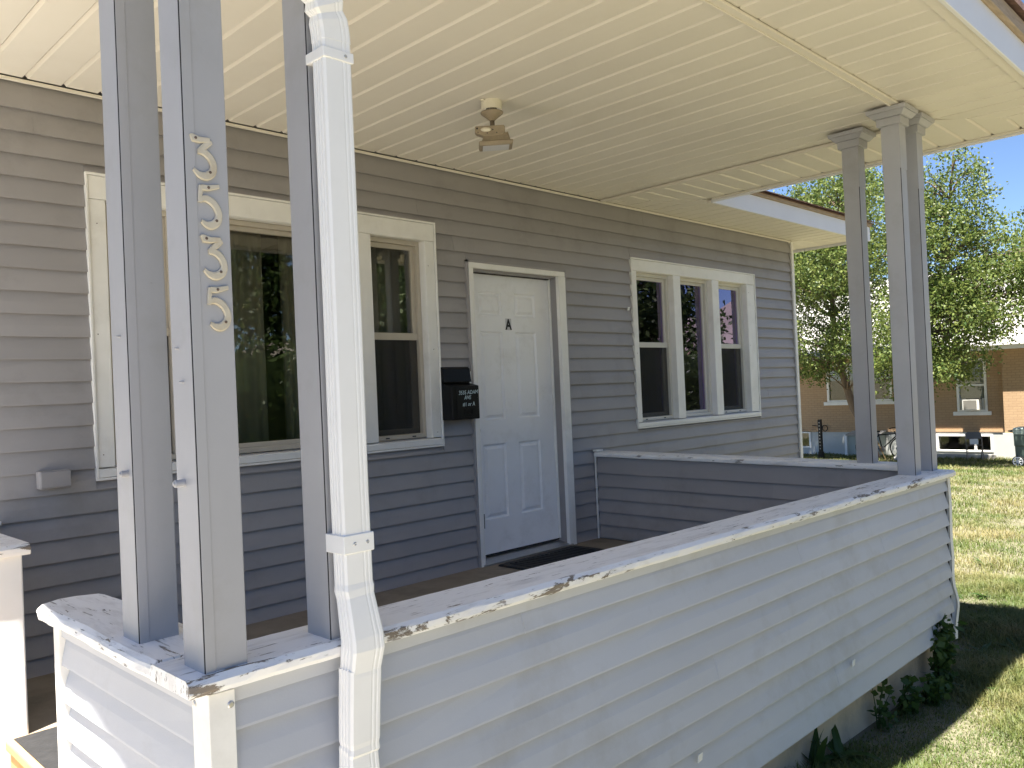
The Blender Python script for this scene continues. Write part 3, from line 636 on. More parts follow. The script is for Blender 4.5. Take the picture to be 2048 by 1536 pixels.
# ---------------------------------------------------------------- porch roof
pr_ = thing('porch_roof', (-.9, -1.6, 2.7), 'porch roof with cream grooved soffit ceiling and white fascia', 'roof')
XRK = -3.96; XSO = -3.56; XEV = 2.24; YEV = -3.14
mb = MB(); mb.box(XSO, 1.5, -2.52, -.03, 2.7375, 2.76).box(XSO, XEV, YEV, -2.5205, 2.7375, 2.76).box(1.5005, XEV, -2.52, -.03, 2.7375, 2.76)
ceil = mb.build('ceiling', 'ceiling', pr_)
for a, b in strips(XSO+.01, 1.478): panel(ceil, 'y', a, b, lambda x: -2.503, lambda x: -.032 if x < 5 else 0, nm='ceiling_panel')
for a, b in strips(XSO+.01, 2.22): panel(ceil, 'y', a, b, lambda x: -3.092, (lambda x: -2.548 if x < 1.50 else -2.554-(x-1.50)*.75), nm='soffit_panel')
for a, b in strips(-3.14, -.035): panel(ceil, 'x', a, b, (lambda y: 1.532 if y > -2.59 else 1.535+(-2.59-y)/.75+.004), (lambda y: 2.212 if y < -.58 else min(2.212, 1.54+(-y)*1.19)), nm='soffit_panel')
MB().box(XSO+.01, 1.4745, -2.5465, -2.505, 2.708, 2.7225).build('beam_trim', 'ceiling', ceil, .003)
MB().box(XSO+.01, -.05, -2.514, -2.5015, 2.700, 2.7075).build('beam_trim', 'ceiling', ceil, .002)
MB().box(-.10, 1.4745, -2.512, -2.500, 2.7005, 2.7075).build('beam_trim', 'ceiling', ceil, .002)
MB().box(1.476, 1.531, -2.5465, -.032, 2.708, 2.7225).build('beam_trim', 'ceiling', ceil, .003)
MB().box(1.470, 1.482, -2.50, -.032, 2.7005, 2.7075).build('beam_trim', 'ceiling', ceil, .002)
MB().box(XSO+.01, XEV, -3.149, -3.088, 2.7095, 2.7205).build('soffit_lip', 'ceiling', pr_, .002)
MB().box(2.206, 2.2385, -3.086, -.62, 2.7105, 2.7215).build('soffit_lip', 'ceiling', pr_, .002)
MB().box(XRK, XEV+.022, YEV-.022, YEV-.002, 2.694, 2.853).build('fascia', 'fascia', pr_, .003)
MB().box(XEV, XEV+.0205, YEV-.0015, -.604, 2.696, 2.853).build('fascia', 'fascia', pr_, .003)
MB().box(XRK, XEV+.05, YEV-.050, YEV-.004, 2.8545, 2.925).build('drip_board', 'barewood', pr_, .003)
MB().box(XEV+.002, XEV+.048, YEV-.0035, -.66, 2.8545, 2.925).build('drip_board', 'barewood', pr_, .003)
# roof slopes: hip to the lawn side, rake above the steps
SL = .42; ye = YEV-.08; xe = XEV+.08; ze = 2.93; yr = .35; zr = ze+SL*(yr-ye)
def roofmesh(dz):
    return [(XRK-.03, ye, ze+dz), (xe, ye, ze+dz), (xe-(yr-ye), yr, zr+dz), (XRK-.03, yr, zr+dz), (xe, 2.8, ze+dz), (XRK-.03, 2.8, zr-SL*2.4+dz)]
v = roofmesh(0)+roofmesh(.035)
fs = [(0, 1, 2, 3), (1, 4, 2), (2, 4, 5, 3)]
mb = MB(); mb.add(v, [tuple(reversed(f)) for f in fs]+[tuple(i+6 for i in f) for f in fs]+[(0, 1, 7, 6), (1, 4, 10, 7), (4, 5, 11, 10), (5, 3, 9, 11), (3, 0, 6, 9)])
proof = mb.build('roof_slope', 'shingle', pr_)
MB().prism([(XSO-.02, YEV, 2.70), (XSO-.02, yr, 2.70), (XSO-.02, yr, zr-.02), (XSO-.02, YEV, ze-.0)], (.02, 0, 0)).build('gable_board', 'fascia', pr_)

# ---------------------------------------------------------------- downspout
ds = thing('downspout', (-2.79, -2.63, -.5), 'white ribbed aluminium downspout strapped to a porch post', 'downspout')
def dprof(a=.0375, b=.0255, g=.0015):
    P = []
    def side(p, q, nx_, ny_, ribs):
        for t in [0.0]+ribs:
            P.append((p[0]+(q[0]-p[0])*t, p[1]+(q[1]-p[1])*t)) if t == 0 else None
            if t:
                for dt, dg in (((-.045, 0), (-.02, g), (.02, g), (.045, 0)) if ny_ else ((-.10, 0), (-.055, g), (.055, g), (.10, 0))):
                    u = t+dt; P.append((p[0]+(q[0]-p[0])*u-nx_*dg*(2.2 if nx_ else .7), p[1]+(q[1]-p[1])*u-ny_*dg*(.7 if ny_ else 1)))
    c = .005
    side((-a+c, -b), (a-c, -b), 0, -1, [.70, .86]); P.append((a-c, -b))
    side((a, -b+c), (a, b-c), 1, 0, [.25, .5, .75]); P.append((a, b-c))
    side((a-c, b), (-a+c, b), 0, 1, [.3, .7]); P.append((-a+c, b))
    side((-a, b-c), (-a, -b+c), -1, 0, [.25, .5, .75]); P.append((-a, -b+c))
    return P
DP = dprof()
def dsweep(path, sc_=None, nm='pipe'):
    P = [Vector(p) for p in path]; rings = []
    for i, p in enumerate(P):
        t = (P[min(i+1, len(P)-1)]-P[max(i-1, 0)]).normalized(); X = Vector((1, 0, 0)); a = (X-t*t.dot(X)).normalized(); b = t.cross(a)
        if b.y < 0 and t.z > 0: b = -b
        if t.z < 0: b = -b
        k = sc_[i] if sc_ else 1
        rings.append([p+a*(x*k)+b*(y*k) for x, y in DP])
    return MB().loft(rings).build(nm, 'white', ds)
cx0 = -2.7865
dsweep([(cx0, -2.631, 2.03), (cx0, -2.631, 1.4), (cx0-.001, -2.6305, .99), (cx0, -2.631, .79), (cx0, -2.631, .765)])
el = []
for k in range(15):
    a = R(k*4.2); el.append((cx0-.20*(1-math.cos(a))*1.35, -2.631-.20*(1-math.cos(a))*.35, 2.00+.20*math.sin(a)*1.1))
dsweep(el, [1.03 if k < 4 else (1.07 if k % 2 else .90) for k in range(15)], 'elbow')
e0 = Vector(el[-1]); dsweep([e0, e0.lerp(Vector((-3.12, -3.12, 2.58)), .5), (-3.12, -3.12, 2.58), (-3.14, -3.19, 2.70)])
dsweep([(cx0, -2.631, .775), (cx0, -2.632, .762), (cx0+.001, -2.634, .745), (cx0+.003, -2.641, .700), (cx0+.006, -2.647, .655), (cx0+.006, -2.648, .630), (cx0+.004, -2.644, .605), (cx0+.001, -2.640, .572)], [1.0, 1.05, .99, 1.06, 1.12, 1.15, 1.11, 1.04], 'kinked_elbow')
dsweep([(cx0+.001, -2.640, .588), (cx0+.001, -2.640, .572), (cx0-.002, -2.636, .49), (cx0-.004, -2.634, .425), (cx0-.004, -2.634, .415), (cx0-.004, -2.633, .405), (cx0-.005, -2.630, .395), (cx0-.005, -2.630, .36), (cx0-.005, -2.63, -.35)], [1.11, 1.11, 1.09, 1.08, 1.02, 1.09, 1.02, 1.06, 1.06])
for z0, h, yo in ((1.955, .024, 0), (.845, .042, 0)):
    a, b = .0405, .0285; rg = lambda z: [(cx0-a, -2.631-b, z), (cx0+a, -2.631-b, z), (cx0+a, -2.585, z), (cx0-a, -2.585, z)]
    stp = MB().loft([rg(z0), rg(z0+h)]).build('strap', 'white', ds, .002)
    mb = MB()
    for dx in ((.018,) if h < .03 else (-.012, .022)):
        q = MB().lathe((0, 0, 0), [(.0042, 0), (.0042, .001), (.0028, .0022), (.0008, .0012)], 12); mb.add([(cx0+dx+v[0], -2.631-b-v[2], z0+h*.5+v[1]) for v in q.v], q.f)
    mb.build('screw', 'steel', stp)

# ---------------------------------------------------------------- mailbox
mbx = thing('mailbox', (-.17, -.02, 1.02), 'black metal wall mailbox with handwritten address beside the door', 'mailbox')
MB().box(-.292, -.046, -.030, -.020, 1.022, 1.376).build('back_plate', 'black', mbx, .004)
MB().hexa([(-.290, -.128, 1.022), (-.048, -.128, 1.022), (-.048, -.0305, 1.022), (-.290, -.0305, 1.022), (-.290, -.128, 1.246), (-.048, -.128, 1.246), (-.048, -.0305, 1.268), (-.290, -.0305, 1.268)]).build('box', 'black', mbx, .006)
MB().box(-.252, -.066, -.1325, -.1285, 1.04, 1.235).build('front_panel', 'black', mbx, .0035, seg=3)
MB().hexa([(-.288, -.062, 1.272), (-.05, -.062, 1.272), (-.05, -.031, 1.272), (-.288, -.031, 1.272), (-.288, -.048, 1.366), (-.05, -.048, 1.366), (-.05, -.031, 1.372), (-.288, -.031, 1.372)]).build('lid', 'black', mbx, .005)
for body, zz, sz_, m_, xo in (('3535 ADAM', 1.190, .036, 'ink', -.150), ('AVE', 1.156, .036, 'ink', -.158), ('#1 or A', 1.112, .036, 'ink', -.15), ('Mail', 1.058, .055, 'black', -.155)):
    me = text_mesh(body, sz_, .0002, shear=.12)
    def fn(c, zz=zz, xo=xo): return Vector((xo+c.x*.93, -.1331-c.z-(.0012 if zz < 1.07 else 0), zz+c.y+.0015*math.sin(c.x*300)+c.x*.02))
    o = mobj('lettering', place_mesh(me, fn), m_, mbx); sol = o.modifiers.new('pen', 'SOLIDIFY'); sol.thickness = .0004 if m_ == 'ink' else .003; sol.offset = 0
ps = MB().box(-.040, -.024, -.031, -.026, 1.245, 1.345).build('door_bell', 'trim', None, .002); tag(ps, 'narrow pale strip fixed to the wall beside the mailbox lid', 'bell')

# ---------------------------------------------------------------- ceiling floodlight
fl = thing('flood_light', (-.80, -1.13, 2.72), 'bronze motion-sensor flood light hanging from the porch ceiling', 'flood light')
c0 = (-.80, -1.13, 0)
MB().lathe(c0, [(.055, 2.7215), (.055, 2.676), (.052, 2.674)], 28).build('junction_box', 'cream', fl)
MB().box(-.872, -.728, -1.142, -1.118, 2.714, 2.7205).build('mounting_ear', 'cream', fl, .002)
MB().lathe(c0, [(.053, 2.674), (.053, 2.664), (.05, 2.664), (.05, 2.674)], 28).build('clear_gasket', 'lens', fl)
MB().lathe(c0, [(.038, 2.705), (.036, 2.652)], 20).build('wiring', 'bronze_dark', fl)
MB().lathe(c0, [(.06, 2.6635), (.058, 2.657), (.036, 2.640), (.018, 2.624), (.013, 2.619)], 28).build('canopy', 'bronze', fl, smooth=True)
MB().lathe(c0, [(.0125, 2.6195), (.0125, 2.585)], 16).build('stem', 'bronze_dark', fl, smooth=True)
u = Vector((.74, -.67, 0)).normalized(); wv = Vector((-u.y, u.x, 0))*-1     # u: along the head's width, wv: toward the viewer
def loc(a, b, z): q = Vector(c0)+u*a+wv*b; return (q.x, q.y, z)
if wv.dot(Vector((-.7, -.7, 0))) < 0: wv = -wv
prf = [(-.092, 2.586), (.058, 2.590), (.064, 2.584), (.064, 2.552), (.054, 2.541), (.0, 2.534), (-.05, 2.534), (-.085, 2.548), (-.094, 2.558)]
MB().loft([[loc(a, -.02, z) for a, z in prf], [loc(a, .028, z) for a, z in prf]]).build('sensor_body', 'bronze', fl, .004)
mb = MB()
for a, z, r in ((-.082, 2.573, .005), (-.078, 2.553, .003), (-.03, 2.548, .003), (.02, 2.55, .003), (0.0, 2.566, .0035)):
    q = MB().lathe((0, 0, 0), [(r, 0), (r, .0012)], 10); mb.add([loc(a+v_[0], .028+v_[2], z+v_[1]) for v_ in q.v], q.f)
mb.build('screw', 'dark', fl)
sens = MB().loft([[loc(-.036+.028*math.cos(t)*s, .028+h, 2.566+.013*math.sin(t)*s) for t in [k*math.pi/8 for k in range(16)]] for s, h in ((1, 0), (.85, .006), (.4, .009))]).build('sensor_eye', 'cream', fl, smooth=True)
rg = lambda a0, a1, b0, b1, z, dz: [loc(a0, b0, z), loc(a1, b0, z+dz), loc(a1, b1, z+dz), loc(a0, b1, z)]
head = MB().loft([rg(-.045, .075, -.055, .020, 2.548, .006), rg(-.06, .088, -.065, .035, 2.505, .006), rg(-.076, .104, -.07, .05, 2.500, .006), rg(-.072, .100, -.066, .046, 2.478, .006)]).build('lamp_head', 'bronze', fl, .004)
MB().loft([rg(-.055, .083, -.055, .035, 2.4775, .006), rg(-.055, .083, -.055, .035, 2.4755, .006)]).build('lamp_glass', 'stickerbg', head)
mb = MB()
for k in range(6): b_ = -.05+k*.014; mb.loft([rg(.086, .092, b_, b_+.004, 2.50, .006), rg(.074, .078, b_, b_+.004, 2.55, .006)])
mb.build('cooling_fin', 'bronze', head)

# ---------------------------------------------------------------- doormat and small things
dm = MB().loft([[(.08, -.105, .002), (.86, -.09, .002), (.90, -.12, .002), (.90, -.52, .002), (.86, -.56, .002), (.12, -.56, .002), (.08, -.52, .002)], [(.085, -.11, .014), (.855, -.095, .014), (.893, -.125, .014), (.893, -.515, .014), (.855, -.553, .014), (.125, -.553, .014), (.087, -.515, .014)]]).build('doormat', 'rubber', None)
tag(dm, 'black rubber doormat lying before the front door', 'doormat')
mb = MB()
for k in range(16): mb.box(.14+k*.045, .162+k*.045, -.50, -.16, .0142, .019)
mb.build('tread_rib', 'rubber', dm)
for (x, y, z, lab) in ((-.039, YB-.0255, -.138, 'tiny white tab on the parapet siding above the weeds'), (-1.349, YB-.0255, -.127, 'tiny white tab low on the parapet siding away from the weeds'), (1.811, -.0175, 1.847, 'tiny white tab on the house siding beside the triple window')):
    o = MB().hexa([(x-.014, y-.004, z-.014), (x+.012, y-.004, z-.010), (x+.012, y, z-.010), (x-.014, y, z-.014), (x-.010, y-.006, z+.014), (x+.015, y-.006, z+.016), (x+.015, y-.002, z+.016), (x-.010, y-.002, z+.014)]).build('white_tab', 'tab', None)
    tag(o, lab, 'tab', 'white tabs stuck on siding')

# ---------------------------------------------------------------- foliage builders
def leaf_mesh(name, C, size, m, parent, droop=.35, asp=.55):
    """C: (n,3) leaf positions; each leaf a folded kite of two triangles' worth of quad"""
    n = len(C); d = rng.normal(size=(n, 3)); d[:, 2] -= droop; d /= np.linalg.norm(d, axis=1)[:, None]
    q = rng.normal(size=(n, 3)); q[:, 2] += .4; s = np.cross(d, q); s /= np.linalg.norm(s, axis=1)[:, None]
    L = size*rng.uniform(.6, 1.35, n)[:, None]; Wd = L*asp*.5
    V = np.empty((n, 4, 3)); V[:, 0] = C; V[:, 1] = C+d*L*.45+s*Wd; V[:, 2] = C+d*L; V[:, 3] = C+d*L*.45-s*Wd
    me = bpy.data.meshes.new(name); me.vertices.add(n*4); me.vertices.foreach_set('co', V.ravel())
    me.loops.add(n*4); me.loops.foreach_set('vertex_index', np.arange(n*4)); me.polygons.add(n)
    me.polygons.foreach_set('loop_start', np.arange(0, n*4, 4)); me.update(); me.validate()
    return mobj(name, me, m, parent)
def tree(base, tops, lobes, nclu, nleaf, size, label, m='leaf', grp=None, r0=.14, twigs=90, name='leafy_tree', shell=.35, crad=.25):
    root = thing(name, base, label, 'tree', grp); mb = MB(); b = Vector(base)
    path = [b]+[Vector(t) for t in tops]; fine = []
    for i in range(len(path)-1):
        for k in range(4): fine.append(path[i].lerp(path[i+1], k/4)+Vector((random.uniform(-.04, .04), random.uniform(-.04, .04), 0))*(1 if i+k else 0))
    fine.append(path[-1]); n = len(fine); mb.tube([tuple(p-Vector((0, 0, .15))) if i == 0 else tuple(p) for i, p in enumerate(fine)], [r0*(1-.88*i/(n-1)) for i in range(n)], 9)
    vol = np.array([l[3]*l[4]*l[5] for l in lobes]); pick = rng.choice(len(lobes), nclu, p=vol/vol.sum()); CC = []
    for k in pick:
        l = lobes[k]; v = rng.normal(size=3); v /= np.linalg.norm(v); rr = rng.uniform(shell**3, 1)**(1/3); CC.append([l[j]+v[j]*l[3+j]*rr for j in range(3)])
    CC = np.array(CC)
    for j in rng.choice(nclu, min(twigs, nclu), replace=False):
        e = Vector(CC[j]); cand = [p for p in fine[n//4:] if p.z < e.z+.3] or [fine[n//3]]; s = min(cand, key=lambda p: (p-e).length+abs(p.z-(e.z-.8)))
        mid = s.lerp(e, .5)+Vector((random.uniform(-.15, .15), random.uniform(-.15, .15), random.uniform(0, .25))); mb.tube([tuple(s), tuple(mid), tuple(e)], [r0*.22, r0*.12, .006], 4)
    mb.build('trunk', 'bark', root)
    L = []
    for c in CC:
        k = max(6, int(rng.normal(nleaf, nleaf*.35))); ax = rng.normal(size=3); ax[2] = abs(ax[2])*.5; ax /= np.linalg.norm(ax); t = rng.uniform(-1, 1, (k, 1)); L.append(c+ax*t*crad*1.5+rng.normal(size=(k, 3))*crad*.42)
    leaf_mesh('crown', np.concatenate(L), size, m, root); return root
def blade_leaf(mb, b, az, el, ln, wd, arch, seg=5, lob=0.):
    p = Vector(b); rows = []; e = el
    for i in range(seg+1):
        t = i/seg; w_ = wd*(math.sin(math.pi*min(1, .12+t*.88))**.8)*(1+lob*math.cos(t*26)); s = Vector((-math.sin(az), math.cos(az), 0))
        rows.append([p-s*w_/2+Vector((0, 0, w_*.12)), p.copy(), p+s*w_/2+Vector((0, 0, w_*.12))]); dr = Vector((math.cos(az)*math.cos(e), math.sin(az)*math.cos(e), math.sin(e))); p = p+dr*(ln/seg); e -= arch/seg
    mb.loft(rows, caps=False, closed=False)
def rosette(name, x, y, n, ln, wd, label, grp=None, el=.7, arch=1.2, lob=.25, m='weed'):
    z = gz(x, y); mb = MB()
    for k in range(n): blade_leaf(mb, (x+random.uniform(-.01, .01), y+random.uniform(-.01, .01), z), random.uniform(0, 6.28), el*random.uniform(.6, 1.3), ln*random.uniform(.6, 1.2), wd*random.uniform(.7, 1.2), arch*random.uniform(.5, 1.2), lob=lob)
    o = mb.build(name, m, None); return tag(o, label, 'weed', grp)
def stalky(name, x, y, h, ns, sp, leaf, label, grp=None, m='weed', per=26):
    z = gz(x, y); root = thing(name, (x, y, z), label, 'weed', grp); sb = MB(); C = []
    for k in range(ns):
        a = random.uniform(0, 6.28); r = sp*random.uniform(.2, 1); hh = h*random.uniform(.55, 1); p1 = (x+math.cos(a)*r, y-abs(math.sin(a))*r*.5, z+hh)
        sb.tube([(x, y, z-.03), ((x*2+p1[0])/3, (y*2+p1[1])/3, z+hh*.5), p1], [.004, .003, .0015], 5)
        for j in range(per):
            t = random.uniform(.12, 1); C.append([x+(p1[0]-x)*t+random.gauss(0, .03), y+(p1[1]-y)*t-abs(random.gauss(0, .028)), z+hh*t+random.gauss(0, .02)])
    sb.build('stem', m, root); leaf_mesh('foliage', np.array(C), leaf, m, root, asp=.7); return root

# ---------------------------------------------------------------- neighbouring brick house
nb = thing('brick_house', (25, 4, -1.4), 'tan painted brick house with white foundation beyond the lawn', 'house')
NX = 23.2
def ngrid(mb, x0, x1, y0, y1, z0, z1, holes):
    a = sorted({y0, y1, *[min(max(q, y0), y1) for h in holes for q in h[:2]]}); b = sorted({z0, z1, *[min(max(q, z0), z1) for h in holes for q in h[2:]]})
    for i in range(len(a)-1):
        for j in range(len(b)-1):
            cy, cz = (a[i]+a[i+1])/2, (b[j]+b[j+1])/2
            if any(h[0] < cy < h[1] and h[2] < cz < h[3] for h in holes): continue
            mb.box(x0, x1, a[i], a[i+1], b[j], b[j+1])
NH = [(3.08, 3.83, .04, 1.54), (5.78, 7.80, .42, 1.60)]; FH = [(2.98, 4.46, -1.16, -.68), (8.50, 9.10, -1.12, -.60)]
mb = MB(); ngrid(mb, NX, NX+.25, 2.56, 13, -.60, 2.0, NH); mb.box(NX-.32, NX-.07, -6, 2.555, -.60, 2.0).box(NX-.07, NX+.001, 2.45, 2.556, -.6, 2.0); mb.build('wall', 'brick_n', nb)
mb = MB(); ngrid(mb, NX-.03, NX+.25, 2.56, 13, -1.8, -.601, FH); mb.box(NX-.36, NX-.05, -6, 2.60, -1.8, -.601).build('foundation', 'nwhite', nb)
MB().box(NX-.05, NX-.0005, 2.56, 13, -.598, -.535).build('brick_ledge', 'brick_n', nb)
mb = MB(); mb.box(NX+2.0, NX+2.05, 2.6, 12.9, -1.7, 2.0).box(NX+.26, NX+2.0, 2.6, 12.9, -1.75, -1.7); mb.build('room', 'room', nb)
def nwin(y0, y1, z0, z1, sill=True, split=.52, x=NX, bars=()):
    f = MB(); f.box(x-.03, x+.10, y0, y0+.07, z0, z1).box(x-.03, x+.10, y1-.07, y1, z0, z1).box(x-.03, x+.10, y0+.07, y1-.07, z1-.07, z1).box(x-.03, x+.10, y0+.07, y1-.07, z0, z0+.05)
    for b_ in bars: f.box(x-.01, x+.08, b_-.03, b_+.03, z0+.05, z1-.07)
    wn_ = f.build('window', 'trim', nb, .005)
    if split:
        zm = z0+(z1-z0)*split; MB().box(x+.02, x+.07, y0+.071, y1-.071, zm-.025, zm+.025).build('meeting_rail', 'trim', wn_)
        MB().box(x+.045, x+.049, y0+.07, y1-.07, zm+.026, z1-.07).build('pane', 'glass', wn_); MB().box(x+.055, x+.059, y0+.07, y1-.07, z0+.05, zm-.026).build('pane', 'glass', wn_)
    else: MB().box(x+.045, x+.049, y0+.07, y1-.07, z0+.05, z1-.07).build('pane', 'glass', wn_)
    if sill: MB().box(x-.09, x-.001, y0-.10, y1+.10, z0-.115, z0-.005).build('sill', 'trim', wn_, .006)
    return wn_
w_ = nwin(3.045, 3.865, .02, 1.575, split=.50); MB().box(NX+.12, NX+.13, 3.1, 3.8, .4, 1.5).build('blind', 'green_panel', w_)
MB().box(NX+.03, NX+.05, 3.64, 3.795, .07, .40).build('side_filler', 'ac', w_); MB().box(NX+.03, NX+.05, 3.115, 3.20, .07, .40).build('side_filler', 'ac', w_)
nwin(5.74, 7.84, .40, 1.64, split=0, bars=(6.44, 7.14)); nwin(2.94, 4.50, -1.18, -.65, False, 0, NX-.02, bars=(3.42,)); nwin(8.46, 9.14, -1.14, -.57, False, 0, NX-.02)
MB().box(NX-.68, NX-.66, -6, 13, 1.80, 1.92).build('fascia', 'trim', nb); MB().box(NX-.66, NX+.2, -6, 13, 1.80, 1.83).build('soffit', 'trim', nb)
MB().add([(NX-.72, -6.4, 1.92), (NX-.72, 13.4, 1.92), (29, 13.4, 4.9), (29, -6.4, 4.9), (35.4, -6.4, 1.92), (35.4, 13.4, 1.92)], [(0, 3, 2, 1), (3, 4, 5, 2), (0, 1, 5, 4), (0, 4, 3), (1, 2, 5)]).build('roof', 'shingle_n', nb)
MB().box(25.6, 26.4, 1.2, 2.35, 2.2, 5.3).build('chimney', mat('pink_brick', (.40, .24, .17), .9, .2, 6), nb)
acu = thing('window_air_conditioner', (NX-.25, 3.4, .06), 'beige air conditioner set in the brick house window', 'air conditioner')
MB().box(NX-.26, NX+.04, 3.205, 3.655, .062, .385).build('case', 'ac', acu, .012); MB().box(NX-.266, NX-.2605, 3.27, 3.625, .095, .355).build('grille', 'acgrille', acu)
# low weathered edging timber before the basement window
MB().box(NX-.62, NX-.50, 2.75, 4.75, -1.42, -1.20).build('landscape_timber', 'stone', None, .02); tag(bpy.data.objects['landscape_timber'], 'weathered grey edging timber under the basement window', 'timber')

# folding chair
ch = thing('folding_chair', (22.0, 3.1, gz(22, 3.1)), 'brown steel folding chair standing before the basement window', 'chair')
Zc = gz(22, 3.1); TH = R(200)
def lc(x, y, z): c, s = math.cos(TH), math.sin(TH); return (22.0+x*c-y*s, 3.12+x*s+y*c, Zc+z)
for sgn in (-1, 1):
    yy = sgn*.20
    MB().tube([lc(.26, yy, 0), lc(.02, yy, .42), lc(-.12, yy, .62), lc(-.17, yy*.9, .70)], .013, 8).build('frame_leg', 'chairm', ch)
    MB().tube([lc(-.24, yy*.93, 0), lc(.12, yy*.93, .42)], .012, 8).build('rear_leg', 'chairm', ch)
MB().loft([[lc(.20, -.19, .435), lc(.20, .19, .435), lc(-.17, .18, .405), lc(-.17, -.18, .405)], [lc(.20, -.19, .46), lc(.20, .19, .46), lc(-.17, .18, .43), lc(-.17, -.18, .43)]]).build('seat', 'chairm', ch, .008)
bk = [(-.20, .60), (-.20, .74), (-.15, .795), (.15, .795), (.20, .74), (.20, .60)]
MB().loft([[lc(-.115-(z-.6)*.25, y, z) for y, z in bk], [lc(-.135-(z-.6)*.25, y, z) for y, z in bk]]).build('backrest', 'chairm', ch, .006)
MB().tube([lc(.13, -.2, .2), lc(.13, .2, .2)], .009, 6).build('crossbar', 'chairm', ch)
bxo = MB().loft([[lc(.10, -.10, .461), lc(.10, .10, .461), lc(-.10, .10, .445), lc(-.10, -.10, .445)], [lc(.10, -.10, .60), lc(.10, .10, .60), lc(-.10, .10, .60), lc(-.10, -.10, .60)]]).build('white_box', 'tab', None, .006); tag(bxo, 'small white box sitting on the folding chair', 'box')

# wheeled bin
bz = gz(20.2, 1.2); bn = thing('wheeled_bin', (20.2, 1.25, bz), 'dark green wheeled rubbish bin with pale lid on the lawn', 'bin')
rg = lambda s, z, yo=0: [(20.2-.30*s, .90+yo+.30*(1-s), bz+z), (20.2-.30*s, 1.62-.08*(1-s)+yo, bz+z), (20.2+.34*s, 1.62-.08*(1-s)+yo, bz+z), (20.2+.34*s, .90+yo+.30*(1-s), bz+z)]
MB().loft([rg(.72, .06), rg(.80, .30), rg(.84, .52), rg(.93, .53), rg(.97, .82)]).build('body', 'bin', bn, .02)
MB().loft([rg(1.0, .82), rg(1.02, .92), rg(1.03, .925), rg(1.02, .955), rg(.9, .985)]).build('lid', 'binlid', bn, .015)
MB().tube([(19.95, 1.63, bz+.88), (19.95, 1.73, bz+.90), (20.45, 1.73, bz+.90), (20.45, 1.63, bz+.88)], .018, 8).build('handle', 'bin', bn)
for xx in (19.90, 20.50):
    mb = MB(); mb.loft([[(xx+dx, 1.53+r*math.cos(t), bz+.14+r*math.sin(t)) for t in [k*math.pi/12 for k in range(24)]] for r, dx in ((.10, -.03), (.14, -.03), (.14, .03), (.10, .03), (.10, -.03))], caps=False); wh = mb.build('wheel', 'tire', bn)
    mb = MB(); mb.lathe((0, 0, 0), [(.026, -.034), (.026, .034)], 12); mb.v = [(xx+v_[2], 1.53+v_[0], bz+.14+v_[1]) for v_ in mb.v]
    for k in range(8):
        a = k*math.pi/4; mb.tube([(xx-.03, 1.53+.02*math.cos(a), bz+.14+.02*math.sin(a)), (xx-.033, 1.53+.105*math.cos(a), bz+.14+.105*math.sin(a))], .011, 5)
    mb.loft([[(xx+dx, 1.53+r*math.cos(t), bz+.14+r*math.sin(t)) for t in [k*math.pi/12 for k in range(24)]] for r, dx in ((.092, -.034), (.118, -.034), (.118, -.031), (.092, -.031), (.092, -.034))], caps=False); mb.build('rim', 'tab', wh)

# bicycle leaning behind the posts
bi = thing('bicycle', (21.6, 5.5, gz(21.6, 5.5)), 'dark bicycle leaning before the pale green panel of the brick house', 'bicycle'); zb = gz(21.6, 5.5)
for yy in (5.98, 4.96):
    mb = MB(); n = 32; mb.tube([(21.6, yy+.32*math.cos(k*2*math.pi/n), zb+.335+.32*math.sin(k*2*math.pi/n)) for k in range(n+1)], .02, 7, caps=False); wl = mb.build('wheel', 'tire', bi, smooth=True)
    mb = MB()
    for k in range(14): a = k*math.pi/7; mb.tube([(21.6, yy, zb+.335), (21.6, yy+.30*math.cos(a), zb+.335+.30*math.sin(a))], .003, 4)
    mb.tube([(21.57, yy, zb+.335), (21.63, yy, zb+.335)], .03, 10); mb.build('spokes', 'steel', wl)
F_ = lambda y, z: (21.6, y, zb+z)
mb = MB()
for a, b in (((5.98, .335), (5.52, .30)), ((5.52, .30), (5.62, .78)), ((5.98, .335), (5.60, .72)), ((5.60, .72), (5.14, .76)), ((5.52, .30), (5.12, .68)), ((5.15, .84), (4.96, .335))): mb.tube([F_(*a), F_(*b)], .016, 8)
mb.build('frame', 'black', bi); MB().box(21.55, 21.65, 5.56, 5.78, zb+.80, zb+.85).build('saddle', 'tire', bi, .02)
MB().tube([(21.35, 5.2, zb+.93), (21.55, 5.1, zb+.95), (21.65, 5.1, zb+.95), (21.85, 5.2, zb+.93)], .014, 8).build('handlebar', 'black', bi); MB().tube([(21.56, 5.52, zb+.30), (21.64, 5.52, zb+.30)], .09, 16).build('chainring', 'steel', bi)

gp = thing('utility_box', (22.9, 6.7, gz(22.9, 6.7)), 'pale green utility box with white corner post against the foundation', 'utility box'); zg = gz(22.9, 6.7)
MB().hexa([(22.62, 6.0, zg), (22.62, 6.98, zg), (23.16, 6.98, zg), (23.16, 6.0, zg), (22.62, 6.0, zg+.66), (22.62, 6.98, zg+.66), (23.16, 6.98, zg+.76), (23.16, 6.0, zg+.76)]).build('body', 'green_panel', gp, .01)
MB().box(22.56, 22.615, 6.985, 7.06, zg-.02, zg+.70).build('corner_post', 'tab', gp)
MB().hexa([(22.54, 5.96, zg+.675), (22.54, 7.03, zg+.675), (23.16, 7.03, zg+.775), (23.16, 5.96, zg+.775), (22.54, 5.96, zg+.70), (22.54, 7.03, zg+.70), (23.16, 7.03, zg+.80), (23.16, 5.96, zg+.80)]).build('lid', 'stone', gp)
zp = gz(21, 7.14); po = thing('steel_post', (21, 7.14, zp), 'black perforated steel post standing in the lawn', 'post')
